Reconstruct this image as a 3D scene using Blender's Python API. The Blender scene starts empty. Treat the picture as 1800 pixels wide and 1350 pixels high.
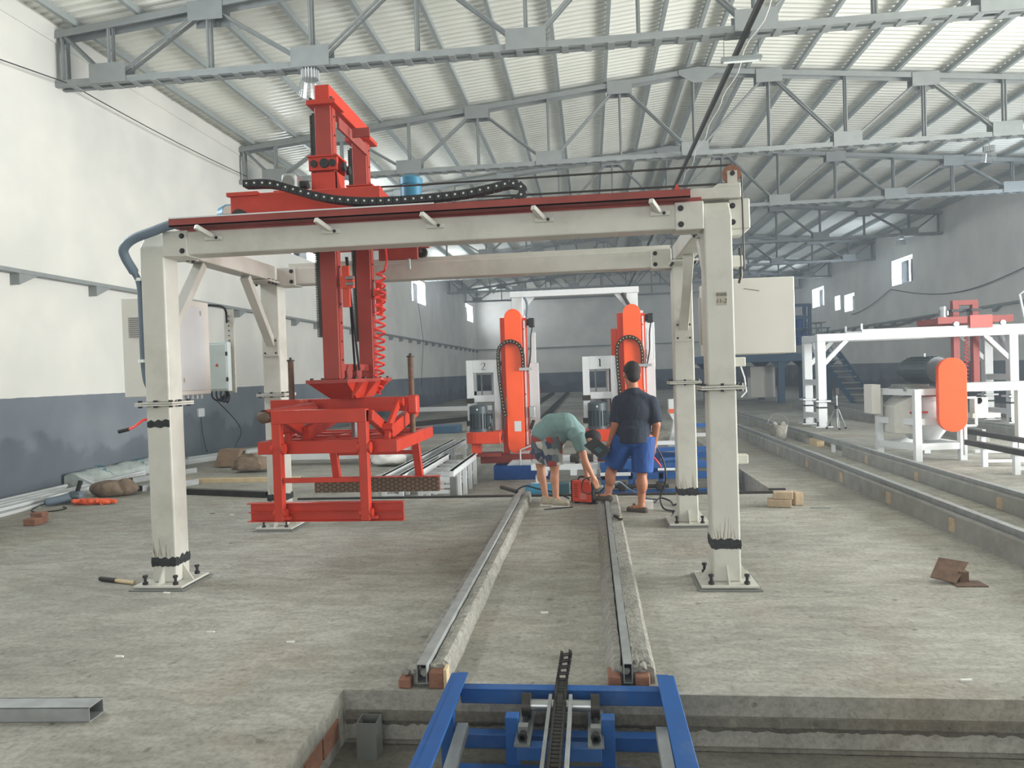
import bpy, math, random
from mathutils import Vector, Matrix, noise
random.seed(7)
SC = bpy.context.scene
COL = SC.collection
PI = math.pi

# ------------------------------------------------------------------ camera
def look(yaw, pitch, roll):
    f = Vector((-math.sin(yaw)*math.cos(pitch), math.cos(yaw)*math.cos(pitch), math.sin(pitch)))
    r = Vector((math.cos(yaw), math.sin(yaw), 0)); u = r.cross(f)
    r2 = r*math.cos(roll)+u*math.sin(roll); u2 = -r*math.sin(roll)+u*math.cos(roll)
    m = Matrix((r2, u2, -f)).transposed().to_4x4(); m.translation = (0, 0, 1.6)
    return m
cam = bpy.data.cameras.new('camera'); cam.sensor_width = 36; cam.lens = 36*1273.3/1800
cam.clip_end = 300
camo = bpy.data.objects.new('camera', cam); COL.objects.link(camo)
camo.matrix_world = look(.1083, -.0166, -.0325); SC.camera = camo

# ------------------------------------------------------------------ sky, daylight, exposure
W = bpy.data.worlds.new('overcast_sky'); SC.world = W; W.use_nodes = True
W.node_tree.nodes['Background'].inputs[0].default_value = (.86, .93, 1, 1)
W.node_tree.nodes['Background'].inputs[1].default_value = 3.0
# thin dust haze hanging in the air everywhere
vs_ = W.node_tree.nodes.new('ShaderNodeVolumeScatter'); vs_.inputs['Color'].default_value = (.8, .9, 1, 1)
vs_.inputs['Density'].default_value = .0042; vs_.inputs['Anisotropy'].default_value = .2
W.node_tree.links.new(vs_.outputs[0], W.node_tree.nodes['World Output'].inputs['Volume'])
SC.view_settings.view_transform = 'Standard'; SC.view_settings.look = 'None'
SC.view_settings.exposure = 0.16; SC.view_settings.gamma = 1.0
SC.view_settings.use_curve_mapping = False
SC.cycles.use_denoising = True
SC.cycles.max_bounces = 6; SC.cycles.diffuse_bounces = 5; SC.cycles.glossy_bounces = 3; SC.cycles.volume_bounces = 0
SC.cycles.use_adaptive_sampling = True; SC.cycles.adaptive_threshold = .04; SC.cycles.adaptive_min_samples = 16
SC.cycles.sample_clamp_indirect = 6; SC.cycles.caustics_reflective = False; SC.cycles.caustics_refractive = False
def daylight(name, loc, rot, sx, sy, power, col=(.93, .97, 1)):
    L = bpy.data.lights.new(name, 'AREA'); L.shape = 'RECTANGLE'; L.size = sx; L.size_y = sy
    L.energy = power; L.color = col
    o = bpy.data.objects.new(name, L); COL.objects.link(o); o.location = loc; o.rotation_euler = rot
    return o
RX = (0, PI/2, 0)     # shines towards -X
LX = (0, -PI/2, 0)    # shines towards +X
WL_X, WR_X = -8.3, 13.6
# daylight just outside every opening of the hall (wall openings below are real holes)
daylight('daylight_right_gate', (14.1, 7.0, 2.6), RX, 5.4, 10.2, 4500, (.985, 1, .99))
daylight('daylight_end_gate', (-1.0, -8.5, 2.5), (PI/2, 0, 0), 9.2, 5.2, 540, (.97, .99, 1))
for y, z, sy, sz, p in ((5.9, 5.7, 3.2, 1.9, 1100), (20.6, 5.75, 3.2, 1.8, 800), (35.15, 5.72, 3.4, 1.75, 1100), (50.2, 5.8, 3.6, 1.75, 600)):
    daylight('daylight_left_window', (WL_X-.44, y, z), LX, sz, sy, p)
for y, z, sy, sz, p in ((20.6, 5.45, 3.0, 1.7, 650), (33.25, 5.45, 2.7, 1.7, 650), (44.9, 5.45, 2.7, 1.7, 750), (40.5, 4.7, 3.6, 1.5, 650)):
    daylight('daylight_right_window', (WR_X+.44, y, z), RX, sz, sy, p, (.84, .92, 1))

# ------------------------------------------------------------------ materials
def lin(c):
    return tuple(((x/255)/12.92 if x <= 10 else (((x/255)+.055)/1.055)**2.4) for x in c)+(1,)
MATS = {}
def mat(name, c, rough=.5, metal=0., var=.12, scale=6., dirt=None, damt=.0, dscale=2.5, bump=0., bscale=40., spec=.4, stretch=None):
    m = bpy.data.materials.new(name); m.use_nodes = True; nt = m.node_tree; N = nt.nodes; Lk = nt.links
    b = N['Principled BSDF']; b.inputs['Roughness'].default_value = rough; b.inputs['Metallic'].default_value = metal
    b.inputs['Specular IOR Level'].default_value = spec
    geo = N.new('ShaderNodeNewGeometry'); src = geo.outputs['Position']
    if stretch:
        mp = N.new('ShaderNodeMapping'); mp.inputs['Scale'].default_value = stretch; Lk.new(src, mp.inputs[0]); src = mp.outputs[0]
    n = N.new('ShaderNodeTexNoise'); n.inputs['Scale'].default_value = scale; n.inputs['Detail'].default_value = 5; Lk.new(src, n.inputs['Vector'])
    r = N.new('ShaderNodeValToRGB'); cl = lin(c)
    r.color_ramp.elements[0].position = .3; r.color_ramp.elements[1].position = .7
    r.color_ramp.elements[0].color = tuple(x*(1-var) for x in cl[:3])+(1,)
    r.color_ramp.elements[1].color = tuple(min(1, x*(1+var)) for x in cl[:3])+(1,)
    Lk.new(n.outputs['Fac'], r.inputs[0]); out = r.outputs[0]
    if dirt:
        n2 = N.new('ShaderNodeTexNoise'); n2.inputs['Scale'].default_value = dscale; n2.inputs['Detail'].default_value = 8; n2.inputs['Roughness'].default_value = .65
        Lk.new(src, n2.inputs['Vector'])
        r2 = N.new('ShaderNodeValToRGB'); r2.color_ramp.elements[0].position = .5; r2.color_ramp.elements[1].position = .72
        r2.color_ramp.elements[1].color = (damt, damt, damt, 1); Lk.new(n2.outputs['Fac'], r2.inputs[0])
        mx = N.new('ShaderNodeMixRGB'); mx.inputs[2].default_value = lin(dirt); Lk.new(r2.outputs[0], mx.inputs[0]); Lk.new(out, mx.inputs[1]); out = mx.outputs[0]
    Lk.new(out, b.inputs['Base Color'])
    if bump:
        n3 = N.new('ShaderNodeTexNoise'); n3.inputs['Scale'].default_value = bscale; n3.inputs['Detail'].default_value = 6; Lk.new(src, n3.inputs['Vector'])
        bp = N.new('ShaderNodeBump'); bp.inputs['Strength'].default_value = bump; bp.inputs['Distance'].default_value = .02
        Lk.new(n3.outputs['Fac'], bp.inputs['Height']); Lk.new(bp.outputs[0], b.inputs['Normal'])
    MATS[name] = m
    return m
mat('white_paint', (196, 195, 186), .42, var=.04, dirt=(120, 108, 90), damt=.3, dscale=2.2)
mat('white_plain', (206, 209, 210), .4, var=.03)
mat('cabinet_paint', (214, 211, 203), .45, var=.02)
mat('box_grey', (196, 208, 206), .4, var=.02)
mat('red_paint', (188, 54, 32), .42, var=.08, dirt=(120, 40, 30), damt=.25)
mat('mast_red', (154, 56, 44), .5, var=.1, dirt=(110, 62, 54), damt=.4, dscale=3)
mat('oxide_red', (142, 62, 54), .6, var=.12, dirt=(96, 60, 50), damt=.5)
mat('orange_paint', (243, 92, 46), .38, var=.03)
mat('orange_side', (206, 66, 36), .4, var=.04)
mat('truss_grey', (138, 143, 142), .55, var=.06)
mat('roof_sheet', (228, 229, 220), .38, var=.05, scale=.8, metal=.0, spec=.5)
mat('purlin_grey', (150, 157, 156), .5, var=.05)
mat('dark_steel', (62, 60, 56), .5, .6, var=.2)
mat('bolt_black', (44, 44, 44), .5, .3, var=.1)
mat('zinc', (168, 172, 172), .35, .8, var=.08)
mat('rust', (104, 82, 66), .8, .1, var=.25, scale=18, bump=.2)
mat('tube_steel', (146, 149, 148), .5, .25, var=.15, scale=10)
mat('channel_steel', (128, 130, 126), .45, .5, var=.1)
mat('black_plastic', (32, 33, 34), .5, var=.1)
mat('rubber', (24, 25, 26), .6, var=.1)
mat('chain_pin', (205, 206, 200), .4, var=.02)
mat('brass_pin', (214, 190, 120), .4, var=.02)
mat('hose_grey', (98, 112, 124), .55, var=.06)
mat('hose_red', (226, 62, 52), .35, var=.05)
mat('motor_blue', (48, 112, 140), .4, var=.05)
mat('motor_black', (62, 72, 76), .45, var=.05)
mat('frame_blue', (30, 80, 140), .45, var=.1, dirt=(110, 118, 124), damt=.25, dscale=5)
mat('deep_blue', (28, 76, 142), .45, var=.1)
mat('steel_blue', (62, 92, 116), .55, var=.08)
mat('teal_dark', (44, 74, 80), .5, var=.08)
mat('burn', (44, 46, 46), .75, var=.3, scale=30, bump=.3)
mat('burn_streak', (120, 96, 74), .7, var=.3, scale=30)
mat('mortar', (150, 148, 140), .95, var=.22, scale=22, dirt=(104, 98, 88), damt=.6, dscale=12, bump=.8, bscale=60)
mat('curb_concrete', (140, 140, 134), .95, var=.12, scale=5, dirt=(106, 102, 92), damt=.5, dscale=4, bump=.4, bscale=30)
mat('brick_red', (138, 98, 80), .95, var=.15, scale=20, bump=.3, bscale=80)
mat('brick_tan', (178, 158, 132), .95, var=.14, scale=14, bump=.3, bscale=60)
mat('wood_pale', (196, 176, 140), .8, var=.12, scale=10, stretch=(1, 12, 1))
mat('plywood_film', (92, 74, 56), .5, var=.15)
mat('plastic_wrap', (172, 180, 176), .35, var=.15, scale=10, bump=.4, bscale=20)
mat('wall_paint_dark', (86, 97, 106), .8)
mat('cardboard', (132, 112, 92), .9, var=.15, scale=8, bump=.4, bscale=14)
mat('cloth_brown', (120, 104, 88), .95, var=.25, scale=9, bump=.7, bscale=16)
mat('orange_strap', (222, 96, 58), .7, var=.15, scale=14)
mat('paper', (224, 224, 220), .8, var=.05)
mat('ink', (52, 50, 46), .7, var=.05)
mat('ink_pale', (118, 114, 106), .8, var=.05)
mat('sign_red', (196, 54, 44), .6, var=.03)
mat('cyan_print', (60, 150, 170), .7, var=.05)
mat('green_print', (120, 176, 150), .7, var=.05)
mat('sticker', (176, 168, 152), .8, var=.05)
mat('lamp_glass', (214, 218, 214), .2, var=.03)
mat('skin', (186, 134, 106), .55, var=.06, scale=8)
mat('skin_tan', (164, 108, 80), .55, var=.06, scale=8)
mat('hair', (34, 28, 26), .7, var=.2, scale=60, bump=.5, bscale=160)
mat('shirt_navy', (38, 44, 56), .9, var=.1, scale=3, bump=.5, bscale=11, stretch=(2.2, 2.2, .7))
mat('shirt_sage', (112, 138, 136), .9, var=.1, scale=3, bump=.6, bscale=10, stretch=(2, 2, .8))
mat('shorts_blue', (34, 72, 134), .8, var=.14, scale=4, bump=.5, bscale=12, stretch=(2, 2, .7))
mat('sandal', (74, 66, 58), .8, var=.1)
mat('shoe', (168, 160, 140), .85, var=.12, scale=20)
mat('welder_red', (214, 74, 50), .4, var=.04)

def print_shorts():
    m = mat('shorts_print', (104, 112, 116), .9, bump=.5, bscale=12); nt = m.node_tree; N = nt.nodes; Lk = nt.links
    geo = N.new('ShaderNodeNewGeometry'); v = N.new('ShaderNodeTexVoronoi'); v.inputs['Scale'].default_value = 13
    Lk.new(geo.outputs['Position'], v.inputs['Vector'])
    r = N.new('ShaderNodeValToRGB'); r.color_ramp.interpolation = 'CONSTANT'
    for i, (p, c) in enumerate(((0, (96, 104, 108)), (.38, (62, 72, 92)), (.55, (148, 150, 144)), (.72, (150, 66, 58)), (.86, (200, 198, 190)))):
        e = r.color_ramp.elements[i] if i < 2 else r.color_ramp.elements.new(p)
        e.position = p; e.color = lin(c)
    sp = N.new('ShaderNodeSeparateColor'); Lk.new(v.outputs['Color'], sp.inputs[0]); Lk.new(sp.outputs[0], r.inputs[0])
    Lk.new(r.outputs[0], N['Principled BSDF'].inputs['Base Color'])
print_shorts()

def plaster():
    """white plaster above, grey oil paint below 1.46 m with damp marks near the floor"""
    m = mat('plaster', (226, 224, 218), .85, bump=.25, bscale=3); nt = m.node_tree; N = nt.nodes; Lk = nt.links
    b = N['Principled BSDF']; geo = N.new('ShaderNodeNewGeometry'); sx = N.new('ShaderNodeSeparateXYZ'); Lk.new(geo.outputs['Position'], sx.inputs[0])
    n = N.new('ShaderNodeTexNoise'); n.inputs['Scale'].default_value = .9; n.inputs['Detail'].default_value = 7; Lk.new(geo.outputs['Position'], n.inputs['Vector'])
    def ramp(a, ca, bb, cb):
        r = N.new('ShaderNodeValToRGB'); r.color_ramp.elements[0].position = a; r.color_ramp.elements[0].color = lin(ca)
        r.color_ramp.elements[1].position = bb; r.color_ramp.elements[1].color = lin(cb); Lk.new(n.outputs['Fac'], r.inputs[0]); return r
    white = ramp(.35, (210, 210, 204), .65, (224, 222, 215)); grey = ramp(.35, (108, 116, 124), .65, (126, 133, 140)); damp = ramp(.3, (90, 98, 106), .7, (110, 118, 125))
    ad = N.new('ShaderNodeMath'); ad.operation = 'MULTIPLY_ADD'; Lk.new(n.outputs['Fac'], ad.inputs[0]); ad.inputs[1].default_value = 1.6; Lk.new(sx.outputs[2], ad.inputs[2])
    ms = N.new('ShaderNodeMapRange'); Lk.new(ad.outputs[0], ms.inputs[0]); ms.inputs[1].default_value = 1.52; ms.inputs[2].default_value = 1.4
    m1 = N.new('ShaderNodeMixRGB'); Lk.new(ms.outputs[0], m1.inputs[0]); Lk.new(grey.outputs[0], m1.inputs[1]); Lk.new(damp.outputs[0], m1.inputs[2])
    n4 = N.new('ShaderNodeTexNoise'); n4.inputs['Scale'].default_value = 5; Lk.new(geo.outputs['Position'], n4.inputs['Vector'])
    a2 = N.new('ShaderNodeMath'); a2.operation = 'MULTIPLY_ADD'; Lk.new(n4.outputs['Fac'], a2.inputs[0]); a2.inputs[1].default_value = .02; Lk.new(sx.outputs[2], a2.inputs[2])
    gt = N.new('ShaderNodeMath'); gt.operation = 'GREATER_THAN'; Lk.new(a2.outputs[0], gt.inputs[0]); gt.inputs[1].default_value = 1.465
    m2 = N.new('ShaderNodeMixRGB'); Lk.new(gt.outputs[0], m2.inputs[0]); Lk.new(m1.outputs[0], m2.inputs[1]); Lk.new(white.outputs[0], m2.inputs[2])
    Lk.new(m2.outputs[0], b.inputs['Base Color'])
plaster()

def concrete(name, lo, hi, stain, bs=.35):
    m = mat(name, hi, .9); nt = m.node_tree; N = nt.nodes; Lk = nt.links; b = N['Principled BSDF']; b.inputs['Specular IOR Level'].default_value = .25
    geo = N.new('ShaderNodeNewGeometry'); P = geo.outputs['Position']
    def nz(scale, det=6, rough=.6, st=None, dist=0):
        n = N.new('ShaderNodeTexNoise'); n.inputs['Scale'].default_value = scale; n.inputs['Detail'].default_value = det; n.inputs['Roughness'].default_value = rough; n.inputs['Distortion'].default_value = dist
        if st:
            mp = N.new('ShaderNodeMapping'); mp.inputs['Scale'].default_value = st; Lk.new(P, mp.inputs[0]); Lk.new(mp.outputs[0], n.inputs['Vector'])
        else: Lk.new(P, n.inputs['Vector'])
        return n.outputs['Fac']
    def ramp(src, a, ca, bb, cb):
        r = N.new('ShaderNodeValToRGB'); r.color_ramp.elements[0].position = a; r.color_ramp.elements[0].color = ca
        r.color_ramp.elements[1].position = bb; r.color_ramp.elements[1].color = cb; Lk.new(src, r.inputs[0]); return r.outputs[0]
    def mix(f, x, y, t='MIX'):
        q = N.new('ShaderNodeMixRGB'); q.blend_type = t
        for i, s in enumerate((f, x, y)):
            if isinstance(s, (int, float, tuple)): q.inputs[i].default_value = s
            else: Lk.new(s, q.inputs[i])
        return q.outputs[0]
    W1 = (1, 1, 1, 1); B0 = (0, 0, 0, 1)
    base = ramp(nz(.55, 5, .55), .35, lin(lo), .65, lin(hi))
    warm = ramp(nz(.9, 6, .6, dist=.4), .52, B0, .72, (.55, .55, .55, 1)); base = mix(warm, base, lin(stain))
    trow = ramp(nz(3.2, 6, .65, st=(1, 2.6, 1), dist=.6), .42, (.8, .8, .79, 1), .6, (1.07, 1.07, 1.07, 1)); base = mix(.85, base, trow, 'MULTIPLY')
    fine = ramp(nz(30, 6, .75), .36, (.7, .7, .69, 1), .56, (1.06, 1.06, 1.06, 1)); base = mix(.85, base, fine, 'MULTIPLY')
    speck = ramp(nz(11, 3, .5), .27, (.55, .53, .5, 1), .34, W1); base = mix(.85, base, speck, 'MULTIPLY')
    scuff = ramp(nz(1.7, 9, .72, st=(1, 1.6, 1), dist=1.4), .30, (.66, .65, .62, 1), .4, W1); base = mix(.8, base, scuff, 'MULTIPLY')
    pale = ramp(nz(2.3, 8, .7, st=(1.3, 1, 1), dist=.8), .62, W1, .72, (1.14, 1.14, 1.13, 1)); base = mix(.8, base, pale, 'MULTIPLY')
    Lk.new(base, b.inputs['Base Color'])
    ma = N.new('ShaderNodeMath'); ma.operation = 'ADD'; Lk.new(nz(3.2, 6, .65, st=(1, 2.6, 1), dist=.6), ma.inputs[0])
    mb = N.new('ShaderNodeMath'); mb.operation = 'MULTIPLY'; mb.inputs[1].default_value = .35; Lk.new(nz(34, 5, .7), mb.inputs[0]); Lk.new(mb.outputs[0], ma.inputs[1])
    bp = N.new('ShaderNodeBump'); bp.inputs['Strength'].default_value = bs; bp.inputs['Distance'].default_value = .03; Lk.new(ma.outputs[0], bp.inputs['Height']); Lk.new(bp.outputs[0], b.inputs['Normal'])
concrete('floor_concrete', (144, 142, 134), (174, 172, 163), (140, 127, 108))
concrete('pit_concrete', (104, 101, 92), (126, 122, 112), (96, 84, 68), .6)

def hexfilm():
    """honeycomb print of film-faced plywood"""
    m = mat('hex_film', (96, 78, 60), .55); nt = m.node_tree; N = nt.nodes; Lk = nt.links
    geo = N.new('ShaderNodeNewGeometry'); tot = None; k = 4*PI/(math.sqrt(3)*.05)
    for a in (0, 2*PI/3, 4*PI/3):
        d = N.new('ShaderNodeVectorMath'); d.operation = 'DOT_PRODUCT'; Lk.new(geo.outputs['Position'], d.inputs[0]); d.inputs[1].default_value = (k*math.cos(a), 0, k*math.sin(a)*1.15)
        c = N.new('ShaderNodeMath'); c.operation = 'COSINE'; Lk.new(d.outputs['Value'], c.inputs[0])
        if tot is None: tot = c.outputs[0]
        else:
            ad = N.new('ShaderNodeMath'); ad.operation = 'ADD'; Lk.new(tot, ad.inputs[0]); Lk.new(c.outputs[0], ad.inputs[1]); tot = ad.outputs[0]
    mr = N.new('ShaderNodeMapRange'); Lk.new(tot, mr.inputs[0]); mr.inputs[1].default_value = -1.2; mr.inputs[2].default_value = -.5
    r = N.new('ShaderNodeValToRGB'); r.color_ramp.elements[0].color = lin((56, 42, 30)); r.color_ramp.elements[1].color = lin((112, 92, 72))
    Lk.new(mr.outputs[0], r.inputs[0]); Lk.new(r.outputs[0], N['Principled BSDF'].inputs['Base Color'])
hexfilm()

def emit(name, c, s):
    m = bpy.data.materials.new(name); m.use_nodes = True; b = m.node_tree.nodes['Principled BSDF']
    b.inputs['Base Color'].default_value = lin(c); b.inputs['Emission Color'].default_value = lin(c); b.inputs['Emission Strength'].default_value = s
    MATS[name] = m
def glass(name, fac=.07):
    m = bpy.data.materials.new(name); m.use_nodes = True; nt = m.node_tree; N = nt.nodes; N.clear()
    o = N.new('ShaderNodeOutputMaterial'); mx = N.new('ShaderNodeMixShader'); tr = N.new('ShaderNodeBsdfTransparent'); gl = N.new('ShaderNodeBsdfGlossy')
    tr.inputs[0].default_value = (.95, .97, 1, 1); gl.inputs['Roughness'].default_value = .06; mx.inputs[0].default_value = fac
    nt.links.new(tr.outputs[0], mx.inputs[1]); nt.links.new(gl.outputs[0], mx.inputs[2]); nt.links.new(mx.outputs[0], o.inputs[0])
    MATS[name] = m
glass('pane_glass'); glass('clear_shade', .3)

# ------------------------------------------------------------------ mesh helpers
ORG = {}
class MB:
    def __init__(s): s.v = []; s.f = []
    def add(s, vs, fs):
        o = len(s.v); s.v += [tuple(v) for v in vs]; s.f += [tuple(i+o for i in f) for f in fs]; return s
    def box(s, x0, x1, y0, y1, z0, z1):
        return s.add([(x0, y0, z0), (x1, y0, z0), (x1, y1, z0), (x0, y1, z0), (x0, y0, z1), (x1, y0, z1), (x1, y1, z1), (x0, y1, z1)],
                     [(0, 3, 2, 1), (4, 5, 6, 7), (0, 1, 5, 4), (1, 2, 6, 5), (2, 3, 7, 6), (3, 0, 4, 7)])
    def bar(s, p, q, w, h, up=(0, 0, 1)):
        p = Vector(p); q = Vector(q); d = (q-p).normalized(); u = Vector(up)
        if abs(d.dot(u)) > .98: u = Vector((0, 1, 0)) if abs(d.y) < .9 else Vector((1, 0, 0))
        r = d.cross(u).normalized()*w/2; u = r.cross(d).normalized()*h/2
        vs = [p-r-u, p+r-u, p+r+u, p-r+u, q-r-u, q+r-u, q+r+u, q-r+u]
        return s.add(vs, [(0, 1, 2, 3), (7, 6, 5, 4), (0, 4, 5, 1), (1, 5, 6, 2), (2, 6, 7, 3), (3, 7, 4, 0)])
    def cyl(s, p, q, r, r2=None, n=14, caps=True):
        p = Vector(p); q = Vector(q); r2 = r if r2 is None else r2; d = (q-p).normalized()
        a = d.orthogonal().normalized(); b = d.cross(a)
        vs = [p+(a*math.cos(t)+b*math.sin(t))*r for t in [2*PI*i/n for i in range(n)]]+[q+(a*math.cos(t)+b*math.sin(t))*r2 for t in [2*PI*i/n for i in range(n)]]
        fs = [(i, (i+1) % n, n+(i+1) % n, n+i) for i in range(n)]
        if caps: fs += [tuple(range(n-1, -1, -1)), tuple(range(n, 2*n))]
        return s.add(vs, fs)
    def tube(s, pts, r, n=8, caps=True):
        pts = [Vector(p) for p in pts]; vs = []; k = len(pts); a = None
        for i, p in enumerate(pts):
            d = (pts[min(i+1, k-1)]-pts[max(i-1, 0)])
            d = d.normalized() if d.length > 1e-9 else Vector((0, 0, 1))
            if a is None: a = d.orthogonal().normalized()
            else:
                a = a-d*a.dot(d); a = a.normalized() if a.length > 1e-6 else d.orthogonal().normalized()
            b = d.cross(a); rr = r[i] if isinstance(r, (list, tuple)) else r
            vs += [p+(a*math.cos(2*PI*j/n)+b*math.sin(2*PI*j/n))*rr for j in range(n)]
        fs = [(i*n+j, i*n+(j+1) % n, (i+1)*n+(j+1) % n, (i+1)*n+j) for i in range(k-1) for j in range(n)]
        if caps: fs += [tuple(range(n-1, -1, -1)), tuple((k-1)*n+j for j in range(n))]
        return s.add(vs, fs)
    def prism(s, poly, ax, a, b):
        n = len(poly)
        def pt(u, w, t): return {'x': (t, u, w), 'y': (u, t, w), 'z': (u, w, t)}[ax]
        vs = [pt(u, w, a) for u, w in poly]+[pt(u, w, b) for u, w in poly]
        return s.add(vs, [tuple(range(n)), tuple(range(2*n-1, n-1, -1))]+[(i, n+i, n+(i+1) % n, (i+1) % n) for i in range(n)])
    def ell(s, c, r, n=14, m=9, rot=None):
        vs = []; fs = []; c = Vector(c)
        for i in range(m+1):
            th = PI*i/m
            for j in range(n):
                v = Vector((r[0]*math.sin(th)*math.cos(2*PI*j/n), r[1]*math.sin(th)*math.sin(2*PI*j/n), r[2]*math.cos(th)))
                if rot: v = rot @ v
                vs.append(c+v)
        for i in range(m):
            for j in range(n): fs.append((i*n+j, (i+1)*n+j, (i+1)*n+(j+1) % n, i*n+(j+1) % n))
        return s.add(vs, fs)
    def cap(s, p, q, r, r2, n=12):
        """tapered limb with round ends"""
        s.cyl(p, q, r, r2, n); s.ell(p, (r, r, r), n, 8); s.ell(q, (r2, r2, r2), n, 8); return s
    def rough(s, amt, sc=8.):
        out = []
        for v in s.v:
            q = Vector(v)*sc; d = Vector((noise.noise(q), noise.noise(q+Vector((31, 7, 3))), noise.noise(q+Vector((5, 71, 13)))))
            out.append(tuple(Vector(v)+d*amt))
        s.v = out; return s
    def out(s, name, m, parent=None, smooth=False, bevel=0, label=None, cat=None, group=None, kind=None, seg=1):
        me = bpy.data.meshes.new(name)
        if parent is not None: o0 = ORG[parent.name]
        else:
            xs, ys, zs = zip(*s.v); o0 = Vector(((min(xs)+max(xs))/2, (min(ys)+max(ys))/2, min(zs)))
        me.from_pydata([tuple(Vector(v)-o0) for v in s.v], [], s.f); me.validate()
        ob = bpy.data.objects.new(name, me); COL.objects.link(ob)
        import bmesh
        bm = bmesh.new(); bm.from_mesh(me); bmesh.ops.recalc_face_normals(bm, faces=bm.faces); bm.to_mesh(me); bm.free()
        me.materials.append(MATS[m])
        if smooth:
            for p in me.polygons: p.use_smooth = True
            me.set_sharp_from_angle(angle=math.radians(40))
        if parent is not None: ob.parent = parent
        else: ob.location = o0
        ORG[ob.name] = o0
        if bevel:
            bv = ob.modifiers.new('bevel', 'BEVEL'); bv.width = bevel; bv.segments = seg; bv.limit_method = 'ANGLE'; bv.harden_normals = False
        tag(ob, label, cat, group, kind)
        return ob
def tag(o, label=None, cat=None, group=None, kind=None):
    if label: o['label'] = label
    if cat: o['category'] = cat; o['kind'] = 'thing'
    if group: o['group'] = group
    if kind: o['kind'] = kind
    return o
def thing(name, label, cat, loc=(0, 0, 0), group=None):
    o = bpy.data.objects.new(name, None); COL.objects.link(o); o.location = loc; o.empty_display_size = .1
    ORG[o.name] = Vector(loc); return tag(o, label, cat, group)
def dup(o, parent, loc):
    """another object with the same mesh, its origin moved to world point loc"""
    c = o.copy(); COL.objects.link(c); c.parent = parent
    c.location = Vector(loc)-(ORG[parent.name] if parent is not None else Vector())
    ORG[c.name] = ORG[o.name]; return c
def copy_tree(o, parent=None):
    c = o.copy(); COL.objects.link(c); c.parent = parent
    ORG[c.name] = ORG.get(o.name, Vector())
    for ch in list(o.children): copy_tree(ch, c)
    return c
def unit(name, m, build, smooth=False):
    """a shared mesh built about the origin, returned as a mesh datablock"""
    b = MB(); build(b); me = bpy.data.meshes.new(name); me.from_pydata(b.v, [], b.f); me.validate()
    import bmesh
    bm = bmesh.new(); bm.from_mesh(me); bmesh.ops.recalc_face_normals(bm, faces=bm.faces); bm.to_mesh(me); bm.free()
    me.materials.append(MATS[m])
    if smooth:
        for p in me.polygons: p.use_smooth = True
        me.set_sharp_from_angle(angle=math.radians(40))
    return me
def put(name, me, loc, parent=None, rot=(0, 0, 0), scale=(1, 1, 1)):
    o = bpy.data.objects.new(name, me); COL.objects.link(o); o.parent = parent
    o.location = Vector(loc)-(ORG[parent.name] if parent is not None else Vector())
    o.rotation_euler = rot; o.scale = scale; ORG[o.name] = Vector(loc); return o
def text(name, body, loc, size, m, parent=None, rot=(PI/2, 0, 0), label=None, shear=0):
    """flat print as a thin mesh"""
    cu = bpy.data.curves.new(name, 'FONT'); cu.body = body; cu.size = size; cu.extrude = .0004; cu.shear = shear
    cu.align_x = 'CENTER'; cu.align_y = 'CENTER'
    tmp = bpy.data.objects.new(name, cu); COL.objects.link(tmp); bpy.context.view_layer.update()
    me = bpy.data.meshes.new_from_object(tmp.evaluated_get(bpy.context.evaluated_depsgraph_get()))
    bpy.data.objects.remove(tmp); me.materials.clear(); me.materials.append(MATS[m])
    o = bpy.data.objects.new(name, me); COL.objects.link(o); o.parent = parent
    o.location = Vector(loc)-(ORG[parent.name] if parent is not None else Vector()); o.rotation_euler = rot
    ORG[o.name] = Vector(loc); return tag(o, label, kind='stuff' if len(body) > 1 else None)
def box(name, m, x0, x1, y0, y1, z0, z1, parent=None, **k): return MB().box(x0, x1, y0, y1, z0, z1).out(name, m, parent, **k)
HEX = unit('bolt', 'bolt_black', lambda b: b.cyl((0, 0, 0), (0, -.016, 0), .015, n=6).cyl((0, 0, 0), (0, -.005, 0), .021, n=14))
ANCHOR = unit('anchor_bolt', 'bolt_black', lambda b: b.cyl((0, 0, 0), (0, 0, .02), .021, n=6).cyl((0, 0, .02), (0, 0, .06), .011, n=8).cyl((0, 0, .055), (0, 0, .072), .019, n=6))
NUT = unit('bolt', 'bolt_black', lambda b: b.cyl((0, 0, -.028), (0, 0, -.008), .016, n=6).cyl((0, 0, .008), (0, 0, .03), .016, n=6))

# ------------------------------------------------------------------ the hall
WL, WR, RIDGE, YF, YB = -8.3, 13.6, 2.6, 53.0, -8.0
EAVE, TOP = 7.22, 8.3
def wall_with_holes(name, x0, x1, holes, ztop=7.6):
    b = MB(); ys = sorted({YB, YF} | {h[0] for h in holes} | {h[1] for h in holes})
    for a, c in zip(ys, ys[1:]):
        hs = sorted([h for h in holes if h[0] <= a and h[1] >= c], key=lambda h: h[2])
        z = -.9
        for h in hs:
            if h[2] > z: b.box(x0, x1, a, c, z, h[2])
            z = h[3]
        b.box(x0, x1, a, c, z, ztop)
    return b.out(name, 'plaster', kind='structure')
LW = [(4.6, 7.2, 5.05, 6.35), (19.3, 21.9, 5.15, 6.35), (33.75, 36.55, 5.15, 6.28), (48.7, 51.7, 5.25, 6.38)]
RW = [(2.0, 12.0, -.05, 5.2), (19.4, 21.8, 4.9, 6.0), (32.2, 34.3, 4.9, 6.0), (43.85, 46.0, 4.9, 6.0), (41.1, 41.95, 4.42, 5.18), (39.0, 40.45, 4.22, 5.1)]
wall_with_holes('wall_left', WL-.4, WL, LW)
wall_with_holes('wall_right', WR, WR+.4, RW)
b = MB().box(WL-.4, WR+.4, YF, YF+.4, -.9, 7.3)
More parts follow.
